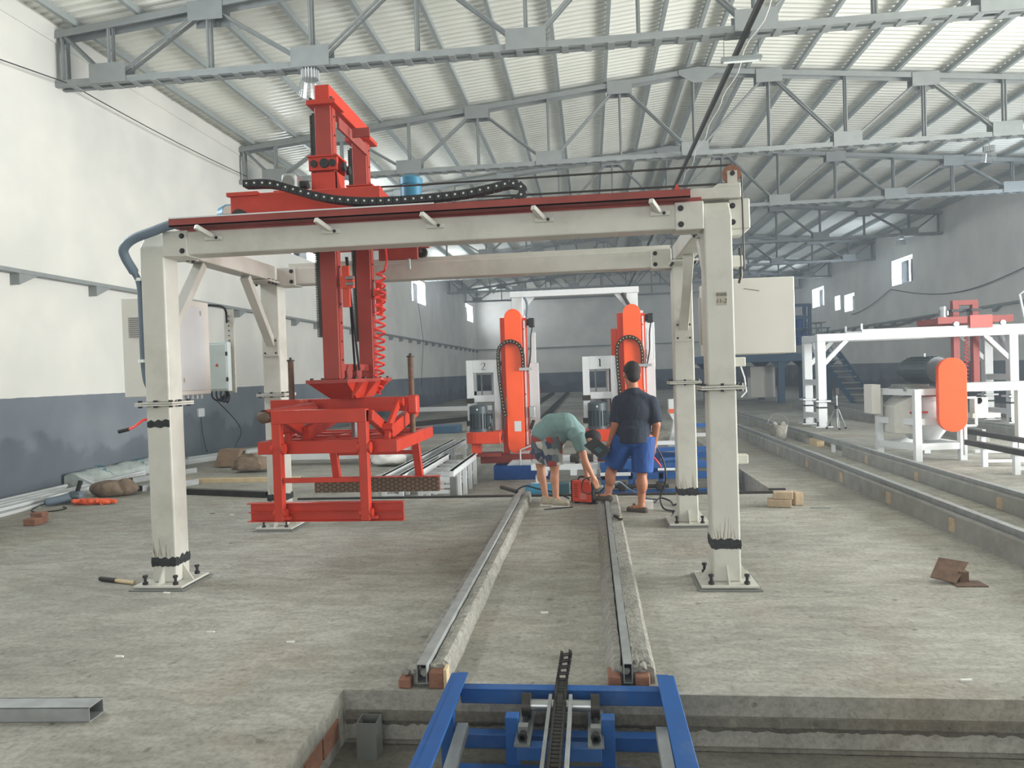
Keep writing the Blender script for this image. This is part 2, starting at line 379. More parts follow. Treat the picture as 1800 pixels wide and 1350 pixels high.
b.prism([(WL-.4, 7.3), (WR+.4, 7.3), (RIDGE, 8.6)], 'y', YF, YF+.4); b.out('wall_back', 'plaster', kind='structure')
b = MB().box(WL-.4, -5.5, YB-.4, YB, -.9, 7.3).box(3.5, WR+.4, YB-.4, YB, -.9, 7.3).box(-5.5, 3.5, YB-.4, YB, 5.0, 7.3)
b.prism([(WL-.4, 7.3), (WR+.4, 7.3), (RIDGE, 8.6)], 'y', YB-.4, YB); b.out('wall_front', 'plaster', kind='structure')
for i, (side, h) in enumerate([(-1, h) for h in LW]+[(1, h) for h in RW[1:]]):
    x = WL-.32 if side < 0 else WR+.32
    w = MB(); t = .05
    for z in (h[2], h[3]-t): w.box(x-.03, x+.03, h[0], h[1], z, z+t)
    for y in (h[0], h[1]-t): w.box(x-.03, x+.03, y, y+t, h[2]+t, h[3]-t)
    ym = (h[0]+h[1])/2
    if h[1]-h[0] > 1.6: w.box(x-.03, x+.03, ym-.025, ym+.025, h[2]+t, h[3]-t)
    wo = w.out('window_%d' % (i+1), 'white_plain', kind='structure')
    for k, (ya, yb) in enumerate(((h[0]+t, ym-.02), (ym+.02, h[1]-t)) if h[1]-h[0] > 1.6 else ((h[0]+t, h[1]-t),)):
        MB().box(x-.004, x+.004, ya, yb, h[2]+t, h[3]-t).out('pane', 'pane_glass', wo)
# floor slabs with the two pits
P2X0, P2X1, P2Y0, P2Y1, P2Z = -3.15, 2.23, 9.2, 18.2, -.3
f = MB()
for x0, x1, y0, y1, z in ((WL, -1.31, YB, 3.57, 0), (WL, WR, 3.57, P2Y0, 0), (WL, P2X0, P2Y0, P2Y1, 0), (P2X1, WR, P2Y0, P2Y1, 0), (WL, WR, P2Y1, YF, 0)):
    f.box(x0, x1, y0, y1, -.7, z)
f.out('floor', 'floor_concrete', kind='structure')
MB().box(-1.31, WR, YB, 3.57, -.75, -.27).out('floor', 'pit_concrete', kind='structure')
MB().box(P2X0, P2X1, P2Y0, P2Y1, -.75, P2Z).out('floor', 'floor_concrete', kind='structure')
# ragged mortar seam on the near pit wall
for zc, th, am in ((-.135, .035, .012), (-.262, .012, .006)):
    b = MB(); n = 420; rows = []
    for i in range(n+1):
        x = -1.3+i*(8.3/n); j = noise.noise(Vector((x*9, zc*40, 0)))+.6*noise.noise(Vector((x*31, 3, 0)))
        dep = .018+am*noise.noise(Vector((x*17, 9, 1)))
        rows.append([(x, 3.572, zc+th), (x, 3.57-dep*.6, zc+th*.8), (x, 3.57-dep, zc-th*.3), (x, 3.572, zc-th-.028*abs(j))])
    vs = [v for r in rows for v in r]
    b.add(vs, [(i*4+k, i*4+k+1, i*4+k+5, i*4+k+4) for i in range(n) for k in range(3)])
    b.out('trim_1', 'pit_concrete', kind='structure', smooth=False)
# corrugated roof and purlins
b = MB(); per = .17; vs = []; n = int((YF-YB+.8)/per*6)
prof = [0, 1, 1, .5, 0, 0]
xs = [WL-.4, RIDGE, WR+.4]
for i in range(n):
    y = YB-.4+i*per/6; o = .045*prof[i % 6]
    vs += [(xs[0], y, EAVE+.16+o-.04), (xs[1], y, TOP+.16+o), (xs[2], y, EAVE+.16+o-.04)]
b.add(vs, [(i*3+k, i*3+k+1, i*3+k+4, i*3+k+3) for i in range(n-1) for k in range(2)])
roof = b.out('ceiling', 'roof_sheet', kind='structure')
def roofz(x): return TOP-(TOP-EAVE)*abs(x-RIDGE)/(RIDGE-WL if x < RIDGE else WR-RIDGE)
for i in range(21):
    x = WL+.35+i*(WR-WL-.7)/20
    if i == 10: continue
    z = roofz(x)
    MB().box(x-.035, x+.035, YB, YF, z+.04, z+.145).out('purlin', 'purlin_grey', roof)
for dx in (-.22, .22):
    z = roofz(RIDGE+dx); MB().box(RIDGE+dx-.035, RIDGE+dx+.035, YB, YF, z+.04, z+.145).out('purlin', 'purlin_grey', roof)
# ragged plaster line where the left wall meets the sheets
b = MB(); n = 600; vs = []
for i in range(n+1):
    y = YB+i*(YF-YB)/n; j = .05+.05*abs(noise.noise(Vector((y*3, 1, 0))))+.03*noise.noise(Vector((y*13, 1, 0)))
    vs += [(WL-.02, y, 7.05), (WL+.02, y, 7.06), (WL+.03, y, 7.28+j), (WL-.02, y, 7.3+j)]
b.add(vs, [(i*4+k, i*4+k+1, i*4+k+5, i*4+k+4) for i in range(n) for k in range(3)]); b.out('trim_2', 'plaster', kind='structure')

# ------------------------------------------------------------------ roof trusses
BZ = 6.4
def make_truss():
    t = thing('roof_truss', 'x', 'truss', (RIDGE, 0, BZ), group='grey steel roof trusses')
    g = 'truss_grey'; BN = [RIDGE-.1+3.3*k for k in range(-3, 4)]; TN = [RIDGE-.1+1.65+3.3*k for k in range(-3, 3)]
    def topz(x): return roofz(x)-.03
    for sy in (-1, 1):
        y = .11*sy
        MB().box(WL, WR, y-.005*0-.006, y+.006, BZ-.05, BZ+.05).box(WL, WR, min(y, y-.06*sy), max(y, y-.06*sy), BZ-.05, BZ-.04).out('bottom_chord', g, t)
        for xa, xb in ((WL, RIDGE), (RIDGE, WR)):
            MB().bar((xa, y, topz(xa)-.02), (xb, y, topz(xb)-.02), .012, .11).bar((xa, y-.03*sy, topz(xa)+.03), (xb, y-.03*sy, topz(xb)+.03), .06, .012).out('top_chord', g, t)
    def member(nm, p, q):
        for y in (-.06, .06): MB().bar((p[0], y, p[1]), (q[0], y, q[1]), .012, .075, up=(0, 1, 0)).bar((p[0], y, p[1]), (q[0], y, q[1]), .05, .012, up=(0, 1, 0)).out(nm, g, t)
    for x in BN+TN+[WL+.12, WR-.12]: member('post', (x, BZ), (x, topz(x)))
    seq = sorted([(x, 'b') for x in BN]+[(x, 't') for x in TN])
    for (x0, k0), (x1, k1) in zip(seq, seq[1:]):
        member('diagonal', (x0, BZ if k0 == 'b' else topz(x0)), (x1, BZ if k1 == 'b' else topz(x1)))
    member('diagonal', (WL+.12, topz(WL)), (BN[0], BZ)); member('diagonal', (WR-.12, topz(WR)), (BN[-1], BZ))
    for x in BN: MB().box(x-.3, x+.3, -.135, -.123, BZ-.05, BZ+.26).box(x-.3, x+.3, .123, .135, BZ-.05, BZ+.26).out('gusset', g, t)
    for x in TN:
        z = topz(x); MB().box(x-.28, x+.28, -.135, -.123, z-.25, z+.05).box(x-.28, x+.28, .123, .135, z-.25, z+.05).out('gusset', g, t)
    x = RIDGE; z = topz(x); MB().prism([(x-.42, z-.1), (x-.1, z-.3), (x+.1, z-.3), (x+.42, z-.1), (x+.42, z), (x, z+.05), (x-.42, z)], 'y', -.135, -.123).out('gusset', g, t)
    bat = unit('batten', g, lambda m: m.box(-.05, .05, -.115, .115, -.012, 0))
    n = 64
    for i in range(n): put('batten', bat, (WL+.3+i*(WR-WL-.6)/(n-1), 0, BZ-.05), t)
    return t
TR = make_truss()
TY = [10.85, 16.9, 22.7, 29.6, 36.2, 42.5, 48.2]
TL = ['grey lattice roof truss nearest to the camera, crossing the top of the picture',
      'second grey lattice roof truss back, its peak above the middle of the red trolley gantry',
      'third grey lattice roof truss back, seen just above the pulley of the white gantry',
      'fourth roof truss back, darker grey, its right end over the large right window',
      'fifth roof truss back, above the row of small right windows',
      'sixth roof truss back, its left end just behind the white gantry beam',
      'farthest roof truss, thin and grey, next to the far wall']
for i, y in enumerate(TY):
    t = TR if i == 0 else copy_tree(TR)
    t.location.y = y; t['label'] = TL[i]
# bracketed cable rail along the walls
r = thing('wall_rail', 'grey steel rail on triangular brackets along the left wall', 'rail', (WL+.08, 9, 3.2))
MB().box(WL, WL+.16, YB, YF, 3.26, 3.32).out('rail_bar', 'truss_grey', r)
br = unit('bracket', 'truss_grey', lambda m: m.prism([(0, 0), (.16, 0), (0, -.16)], 'y', -.16, .16))
br = unit('bracket', 'truss_grey', lambda m: m.add([(0, -.19, 0), (.15, -.19, 0), (.15, -.17, 0), (0, -.17, 0), (.15, .18, 0), (0, .18, 0), (0, -.19, -.17), (.15, -.19, -.17), (.15, -.17, -.17), (0, -.17, -.17)],
     [(0, 1, 4, 5), (6, 7, 1, 0), (7, 4, 1), (6, 0, 5), (6, 5, 4, 7)]))
for i in range(28): put('bracket', br, (WL, 8.2+1.65*i, 3.26), r)
MB().box(WL+.18, WR-.18, YF-.12, YF, 3.28, 3.34).out('wall_rail', 'truss_grey', label='grey steel rail running level along the far wall', cat='rail')
r = thing('wall_rail', 'grey steel rail climbing out of view along the right wall', 'rail', (WR-.08, 20, 3.2))
MB().box(WR-.16, WR, 13, YF, 3.26, 3.34).out('rail_bar', 'truss_grey', r)
for i in range(23): put('bracket', br, (WR, 14.2+1.65*i, 3.26), r, rot=(0, 0, PI))
# conduit with slack cable under the ridge, and a tube lamp on it
MB().box(2.3, 2.36, YB, 48, 6.25, 6.33).out('ridge_conduit', 'dark_steel', label='long dark conduit running back under the roof ridge', cat='conduit')
pts = [(2.43+.03*math.sin(i*1.3), 8+i*.35, 6.22+.03*math.sin(i*.9)) for i in range(80)]
MB().tube(pts, .007, 5).out('slack_cable', 'paper', label='thin pale cable twisted along the dark ridge conduit', cat='cable')
t = thing('tube_lamp', 'small tube lamp hung by wires below the nearest roof truss', 'lamp', (2.35, 11.0, 6.05))
MB().prism([(10.93, 6.05), (11.07, 6.05), (11.03, 6.11), (10.97, 6.11)], 'x', 2.05, 2.62).out('lamp_housing', 'purlin_grey', t)
MB().cyl((2.08, 11.0, 6.035), (2.59, 11.0, 6.035), .016, n=8).out('tube', 'lamp_glass', t, smooth=True)
for x in (2.09, 2.58): MB().tube([(x, 11.0, 6.11), (x, 11.0, 6.36)], .004, 5).out('hanger', 'bolt_black', t)
def highbay(x, y, z, label, hang=6.55):
    t = thing('pendant_lamp', label, 'lamp', (x, y, z), group='clear pendant lamps under the trusses')
    MB().cyl((x, y, z+.22), (x, y, z+.34), .13, .13, n=18).out('lamp_body', 'zinc', t, smooth=True)
    fb = MB()
    for i in range(18):
        a = 2*PI*i/18; fb.box(x+.13*math.cos(a)-.006, x+.13*math.cos(a)+.006, y+.13*math.sin(a)-.006, y+.13*math.sin(a)+.006, z+.2, z+.36)
    fb.out('cooling_fins', 'white_plain', t)
    MB().cyl((x, y, z), (x, y, z+.22), .2, .14, n=20, caps=False).out('lamp_shade', 'clear_shade', t, smooth=True)
    MB().tube([(x, y, z+.34), (x, y, hang)], .012, 6).out('hanger', 'zinc', t)
highbay(-4.15, 10.85, 5.98, 'clear pendant lamp with finned top, right above the red mast cap')
highbay(WL+.35+17*(WR-WL-.7)/20, 19.4, 6.5, 'clear pendant lamp near the right wall below the second truss', 7.62)
highbay(12.0, 29.4, 6.0, 'clear pendant lamp farther back near the right end of the fourth truss')
# telephone-like wires
MB().tube([(-8.15, 8.8, 6.15), (-8.1, 10.85, 6.42)]+[(-8.12, 10.85+i*.6, 6.42-.05*math.sin(i/10*PI)+.012*i) for i in range(1, 11)], .009, 5).out('wall_wire', 'bolt_black', label='thin wire strung along the top of the left wall', cat='wire')
pts = [(13.5, 24+i*.5, 4.35-.35*math.sin(i/16*PI)) for i in range(17)]+[(13.5, 34.2+i*.5, 4.75-.75*math.sin(min(i, 10)/10*PI*.5)) for i in range(11)]
MB().tube(pts, .018, 5).out('wall_wire', 'bolt_black', label='dark wire sagging along the right wall under the windows', cat='wire')

# ------------------------------------------------------------------ the white gantry
GX = (-3.373, .9385); GY = (5.431, 7.494); CW = .098
g = thing('gantry_frame', 'large white welded gantry on four bolted columns in the foreground', 'gantry', (-1.22, 6.46, 0))
wp = 'white_paint'
for xi, X in enumerate(GX):
    for yi, Y in enumerate(GY):
        sx = 1 if xi == 0 else -1; sy = 1 if yi == 0 else -1
        MB().box(X-.222, X+.222, Y-.222, Y+.222, .0, .014).out('shim_plate', 'channel_steel', g, bevel=.002)
        bp = MB().box(X-.2, X+.2, Y-.2, Y+.2, .018, .036).out('base_plate', wp, g, bevel=.002)
        for a in (-1, 1):
            for c in (-1, 1): put('anchor_bolt', ANCHOR, (X+a*.125, Y+c*.155, .036), bp)
        for a, c in ((1, 0), (-1, 0), (0, 1), (0, -1)):
            w = MB()
            if a: w.prism([(X+a*CW, .036), (X+a*.185, .036), (X+a*CW, .16)], 'y', Y-.006, Y+.006)
            else: w.prism([(Y+c*CW, .036), (Y+c*.185, .036), (Y+c*CW, .16)], 'x', X-.006, X+.006)
            w.out('stiffener', wp, bp)
        # lower stub, splice flanges, upper column with a slanted top
        MB().box(X-CW, X+CW, Y-CW, Y+CW, .036, 1.425).out('lower_column', wp, g, bevel=.012, seg=2)
        fl = MB().box(X-.155, X+.155, Y-.155, Y+.155, 1.425, 1.437).box(X-.155, X+.155, Y-.155, Y+.155, 1.441, 1.453).out('flange', wp, g)
        for a in (-1, 0, 1):
            for c in (-1, 0, 1):
                if (a or c): put('bolt', NUT, (X+a*.126, Y+c*.126, 1.439), fl)
        uz = 2.78 if yi == 0 else 2.66
        if yi == 0: poly = [(Y-CW, 1.453), (Y+CW, 1.453), (Y+CW, uz), (Y-.02, uz), (Y-CW, uz-.115)]
        else: poly = [(Y-CW, 1.453), (Y+CW, 1.453), (Y+CW, uz), (Y-CW, uz)]
        MB().prism(poly, 'x', X-CW, X+CW).out('upper_column', wp, g, bevel=.012, seg=2)
        # burnt weld seam, uneven
        zb = .2 if xi == 0 else .31
        if yi == 1: zb = .34
        b = MB(); n = 24; e = CW+.003; path = []
        for k in range(4*n+1):
            s = k/n; q = int(s) % 4; u = (s-int(s))*2-1
            path.append([(X+u*e, Y-e), (X+e, Y+u*e), (X-u*e, Y+e), (X-e, Y-u*e)][q])
        vs = []
        for k, (px, py) in enumerate(path):
            z0 = zb-.035-.012*noise.noise(Vector((px*40, py*40, 1))); z1 = zb+.035+.02*noise.noise(Vector((px*35, py*35, 8)))
            vs += [(px, py, z0), (px+(px-X)*.03, py+(py-Y)*.03, zb), (px, py, z1)]
        b.add(vs, [(i*3+k, i*3+k+1, i*3+k+4, i*3+k+3) for i in range(len(path)-1) for k in range(2)])
        b.out('weld_seam', 'burn', g, label='burnt black weld seam')
# scorched scraped patch on the near left column
b = MB(); pts = [(-.09, 1.3), (-.06, 1.315), (-.03, 1.3), (0, 1.318), (.03, 1.305), (.06, 1.32), (.092, 1.31), (.092, 1.255), (.05, 1.262), (.02, 1.25), (-.03, 1.262), (-.07, 1.252), (-.092, 1.26)]
b.prism([(GX[0]+u, z) for u, z in pts], 'y', GY[0]-CW-.004, GY[0]-CW).out('scorch_mark', 'burn', g, label='black scorched patch')
# fine rust streaks above the seams
for xi, X in enumerate(GX):
    for Y in GY:
        b = MB(); zb = .24 if xi == 0 else .35
        if Y > 6: zb = .38
        for k in range(13):
            x = X+random.uniform(-.08, .08); l = random.uniform(.05, .17); w = .0014; d = random.uniform(-.03, .02); y = Y-CW-.0015
            b.add([(x-w, y, zb), (x+w, y, zb), (x+d+w*.3, y, zb+l), (x+d-w*.3, y, zb+l)], [(0, 1, 2, 3)])
        b.out('rust_streak', 'burn_streak', g, kind='stuff')
# long beams (front and rear), rail on top, clips
for yi, Y in enumerate(GY):
    z0, z1 = (2.59, 2.77) if yi == 0 else (2.6, 2.775)
    MB().box(GX[0]+CW+.1, GX[1]-CW-.1, Y-.095, Y+.095, z0, z1).out('long_beam', wp, g, bevel=.01, seg=2)
    for X, s in ((GX[0], 1), (GX[1], -1)):
        pl = MB().box(min(X+s*CW, X+s*.3), max(X+s*CW, X+s*.3), Y-.108, Y+.108, z0-.01, z1+.01).out('joint_sleeve', wp, g, bevel=.006)
        for zz in (z0+.03, z1-.035):
            for dx in (.26,): put('bolt', HEX, (X+s*dx, Y-.108, zz), pl)
    rl = MB().box(GX[0]+.2, GX[1]-.1, Y-.03, Y+.03, z1, z1+.055).box(GX[0]+.2, GX[1]-.1, Y-.055, Y+.055, z1, z1+.012).out('running_rail', 'oxide_red' if yi == 0 else wp, g)
    if yi == 0:
        MB().box(-3.16, GX[1]-.2, Y-.2, Y-.075, 2.79, 2.80).box(-3.16, GX[1]-.2, Y-.2, Y-.19, 2.79, 2.85).out('chain_tray', 'oxide_red', g)
        MB().box(-3.16, -1.1, Y-.204, Y-.198, 2.848, 2.858).out('tray_lip', 'white_plain', g)
        for x in (-2.93, -1.99, -1.19, -.375, .46):
            c = MB().bar((x, Y-.23, 2.775), (x+.07, Y-.095, 2.715), .035, .035).box(x-.0, x+.14, Y-.115, Y-.093, 2.69, 2.725).out('tray_bracket', wp, g, bevel=.003)
            put('bolt', HEX, (x+.1, Y-.115, 2.707), c, scale=(.6, .6, .6))
# end beams along the depth, gusset braces
for X, s in ((GX[0], 1), (GX[1], -1)):
    eb = MB().box(X-.09, X+.09, GY[0]+CW+.02, GY[1]-CW-.02, 2.64, 2.80).out('end_beam', wp, g, bevel=.01, seg=2)
    for Y, sy in ((GY[0], 1), (GY[1], -1)):
        MB().box(X-.13, X+.13, min(Y+sy*CW, Y+sy*.36), max(Y+sy*CW, Y+sy*.36), 2.615, 2.635).out('seat_plate', wp, eb)
        for k in range(3):
            for e in (-1, 1): put('bolt', NUT, (X+e*.108, Y+sy*(.15+.08*k), 2.62), eb, scale=(.9, .9, .9))
        MB().bar((X, Y+sy*(CW-.01), 1.98), (X, Y+sy*.62, 2.63), .07, .09, up=(1, 0, 0)).out('knee_brace', wp, g, bevel=.004)
        pl = MB().box(X-.085, X+.085, min(Y-sy*0+sy*CW, Y+sy*(CW+.012)), max(Y+sy*CW, Y+sy*(CW+.012)), 1.85, 2.05).out('brace_plate', wp, g)
# bolts on the brace plates of the rear columns
for X in GX:
    for a in (-1, 1):
        for c in (-1, 1): put('bolt', HEX, (X+a*.06, GY[1]-CW-.012, 1.95+c*.066), g, scale=(.5, .5, .5))
# end-stop blocks, angle brackets and small mounts at the right post
MB().prism([(.62, 2.81), (.72, 2.81), (.665, 2.93)], 'y', GY[0]-.05, GY[0]+.03).out('end_stop', 'red_paint', g)
MB().cyl((.52, GY[0]-.02, 2.86), (.64, GY[0]-.02, 2.86), .014, n=10).cyl((.5, GY[0]-.02, 2.86), (.53, GY[0]-.02, 2.86), .024, n=12).out('buffer', 'rubber', g, smooth=True)
rb = MB().box(1.05, 1.2, 5.5, 5.62, 2.6, 2.82).prism([(1.0, 2.6), (1.2, 2.6), (1.14, 2.55), (1.04, 2.55)], 'y', 5.5, 5.62).out('end_bracket', wp, g, bevel=.006)
for zz in (2.77, 2.65): put('bolt', HEX, (1.075, 5.5, zz), rb)
MB().box(.78, 1.13, 5.45, 5.62, 2.82, 2.9).prism([(.93, 2.9), (1.13, 2.9), (1.13, 2.93), (.97, 2.93)], 'y', 5.46, 5.61).out('pulley_mount', wp, g, bevel=.004)
for x in (1.04,): MB().box(x, x+.07, 5.47, 5.48, 2.93, 3.02).out('pulley_cheek', wp, g)
MB().cyl((1.075, 5.485, 3.0), (1.075, 5.515, 3.0), .068, n=26).out('rope_pulley', 'brick_red', g, smooth=True)
MB().cyl((1.075, 5.46, 3.0), (1.075, 5.53, 3.0), .018, n=10).out('pulley_pin', 'bolt_black', g)
for zz, h in ((2.36, .09), (1.62, .07), (.9, .07)): MB().box(1.04, 1.14, 5.49, 5.57, zz-h/2, zz+h/2).out('switch_box', wp, g, bevel=.008, seg=2)
MB().tube([(1.1, 5.5, 1.6), (1.13, 5.5, 1.5), (1.14, 5.5, 1.4), (1.1, 5.49, 1.36)], .005, 6).out('limit_wire', 'paper', g)
for z in (1.0, 1.62): MB().box(1.04, 1.06, 5.62, 5.72, z-.3, z+.2).out('side_channel', wp, g)
# left end rope anchor
MB().box(-2.99, -2.87, 5.72, 5.8, 2.8, 2.98).cyl((-2.93, 5.72, 3.0), (-2.93, 5.8, 3.0), .05, n=18).out('rope_anchor', wp, g, smooth=True)
# hand-written paper label
MB().box(.915, .985, GY[0]-CW-.003, GY[0]-CW, 2.03, 2.125).out('paper_tag', 'sticker', g, label='small paper tag with handwriting')
text('lettering', '11-2', (.945, GY[0]-CW-.0045, 2.058), .042, 'ink', g, shear=.25)
text('lettering', '码垛机', (.948, GY[0]-CW-.0045, 2.104), .026, 'ink', g, shear=.1)
MB().tube([(1.075, 5.5, 3.07), (-1.4, 5.9, 3.17), (-2.0, 6.0, 3.2)], .008, 6).out('wire_rope', 'dark_steel', label='upper dark wire rope from the pulley back to the red trolley', cat='rope')
MB().tube([(1.075, 5.5, 2.935), (-.5, 5.75, 3.0), (-1.6, 5.9, 3.06)], .008, 6).out('wire_rope', 'dark_steel', label='lower dark wire rope from the pulley, above the cable chain end', cat='rope')
MB().tube([(1.145, 5.5, 3.0), (1.15, 5.5, 2.3)], .006, 6).tube([(1.12, 5.5, 2.46), (1.125, 5.5, 2.25), (1.11, 5.5, 2.2)], .012, 6).out('wire_rope', 'dark_steel', label='short dark rope hanging down behind the right gantry column', cat='rope')
# corrugated cable conduit bending over the left column
pts = [(-3.0, 5.28, 2.83), (-3.15, 5.28, 2.82), (-3.32, 5.27, 2.77), (-3.48, 5.27, 2.72), (-3.56, 5.27, 2.65), (-3.565, 5.3, 2.58), (-3.53, 5.34, 2.48), (-3.5, 5.36, 2.38), (-3.5, 5.37, 2.2), (-3.5, 5.37, 1.9), (-3.5, 5.38, 1.7), (-3.485, 5.4, 1.58), (-3.45, 5.46, 1.54)]
def smooth_path(p, k=6):
    p = [Vector(q) for q in p]; o = []
    for i in range(len(p)-1):
        a = p[max(i-1, 0)]; b_ = p[i]; c = p[i+1]; d = p[min(i+2, len(p)-1)]
        for j in range(k):
            t = j/k; o.append(.5*((2*b_)+(-a+c)*t+(2*a-5*b_+4*c-d)*t*t+(-a+3*b_-3*c+d)*t**3))
    o.append(p[-1]); return o
sp = smooth_path(pts)
t = thing('cable_conduit', 'thick grey-blue cable conduit bent over the top of the left gantry column', 'conduit', (-3.5, 5.37, 1.54))
MB().tube(sp, [.036 if i < len(sp)*.5 else .024 for i in range(len(sp))], 12).out('hose', 'hose_grey', t, smooth=True)
for z in (2.42, 1.78): MB().cyl((-3.5, 5.365, z-.012), (-3.5, 5.365, z+.012), .036, n=14).out('pipe_clip', 'paper', t, smooth=True)
# pneumatic stub on the left column
t = thing('air_hose', 'short red air hose with a black tip sticking out of the left column', 'hose', (-3.55, 5.3, 1.2))
MB().tube([(-3.455, 5.4, 1.33), (-3.5, 5.33, 1.315), (-3.55, 5.3, 1.27), (-3.59, 5.28, 1.25)], .01, 8).out('hose', 'hose_red', t, smooth=True)
MB().cyl((-3.585, 5.283, 1.252), (-3.66, 5.26, 1.235), .016, n=10).out('tip', 'black_plastic', t, smooth=True)

# ------------------------------------------------------------------ cabinets on the gantry
t = thing('control_cabinet', 'tall pale control cabinet with louvre behind the left front column', 'cabinet', (-3.71, 6.06, 1.48))
MB().box(-3.93, -3.5, 5.75, 6.38, 1.49, 2.33).out('cabinet_body', 'cabinet_paint', t, bevel=.006)
MB().box(-3.5, -3.485, 5.82, 6.27, 1.53, 2.27).out('door', 'white_plain', t, bevel=.003)
lv = MB().box(-3.87, -3.62, 5.742, 5.75, 1.99, 2.17).out('louvre', 'cabinet_paint', t)
for k in range(10): MB().bar((-3.86, 5.738, 2.0+k*.0175), (-3.63, 5.738, 2.0+k*.0175), .012, .008).out('slat', 'channel_steel', lv)
for k in range(6): MB().cyl((-3.6+.015*k, 6.0+.05*k, 1.45), (-3.6+.015*k, 6.0+.05*k, 1.49), .012, n=8).out('cable_gland', 'white_plain', t, smooth=True)
for y, z in ((5.9, 1.6), (6.2, 2.2)): MB().box(-3.5, -3.47, y, y+.03, z, z+.04).out('mounting_bar', 'cabinet_paint', t)
t = thing('junction_box', 'small pale electric box with a red warning triangle, left gantry side', 'electric box', (-3.77, 7.0, 1.48))
MB().box(-3.9, -3.665, 7.02, 7.1, 1.5, 2.0).out('box_body', 'box_grey', t, bevel=.005)
MB().box(-3.89, -3.675, 7.008, 7.02, 1.52, 1.98).out('door', 'box_grey', t, bevel=.004)
MB().prism([(-3.79, 1.755), (-3.758, 1.755), (-3.774, 1.785)], 'y', 7.004, 7.008).out('warning_triangle', 'sign_red', t, label='red warning triangle')
for z in (1.62, 1.88): MB().cyl((-3.667, 7.005, z-.02), (-3.667, 7.005, z+.02), .012, n=8).out('hinge', 'bolt_black', t)
for k in range(4): MB().tube(smooth_path([(-3.85+.05*k, 7.02, 1.5), (-3.83+.045*k, 7.0, 1.44), (-3.78+.035*k, 7.0, 1.41-.01*k), (-3.72+.02*k, 7.02, 1.45), (-3.7, 7.05, 1.5)], 4), .009, 6).out('cable', 'rubber', t, smooth=True)
tr = MB().box(-3.74, -3.64, 7.12, 7.14, 1.48, 2.34).out('perforated_tray', 'white_paint', t)
sl = unit('slot', 'bolt_black', lambda m: m.box(-.005, .005, -.004, 0, -.006, .006))
for k in range(16): put('slot', sl, (-3.69, 7.119, 1.52+k*.05), tr)
MB().tube(smooth_path([(-3.5, 6.4, 2.31), (-3.6, 6.8, 2.34), (-3.68, 7.05, 2.32), (-3.7, 7.1, 2.2)], 5), .012, 6).out('cable', 'rubber', t, smooth=True)
MB().tube(smooth_path([(-3.8, 7.0, 1.42), (-4.3, 8.5, 1.0), (-6.9, 13.4, .35), (-7.0, 13.6, .1), (-6.6, 13.6, .02), (-6.2, 13.5, .02)], 6), .006, 5).out('cable', 'rubber', t, smooth=True)
t = thing('control_cabinet', 'square white control cabinet jutting out beyond the right gantry column', 'cabinet', (1.42, 6.85, 1.68))
MB().box(1.06, 1.8, 6.6, 7.12, 1.69, 2.36).out('cabinet_body', 'cabinet_paint', t, bevel=.006)
MB().box(1.8, 1.812, 6.65, 7.07, 1.72, 2.33).out('door', 'cabinet_paint', t, bevel=.003)
for y in (6.7, 7.0): MB().box(1.037, 1.06, y, y+.04, 1.8, 2.24).out('mounting_bar', wp, t)
MB().bar((1.37, 6.598, 2.27), (1.5, 6.598, 2.245), .004, .003).out('scratch', 'ink', t)

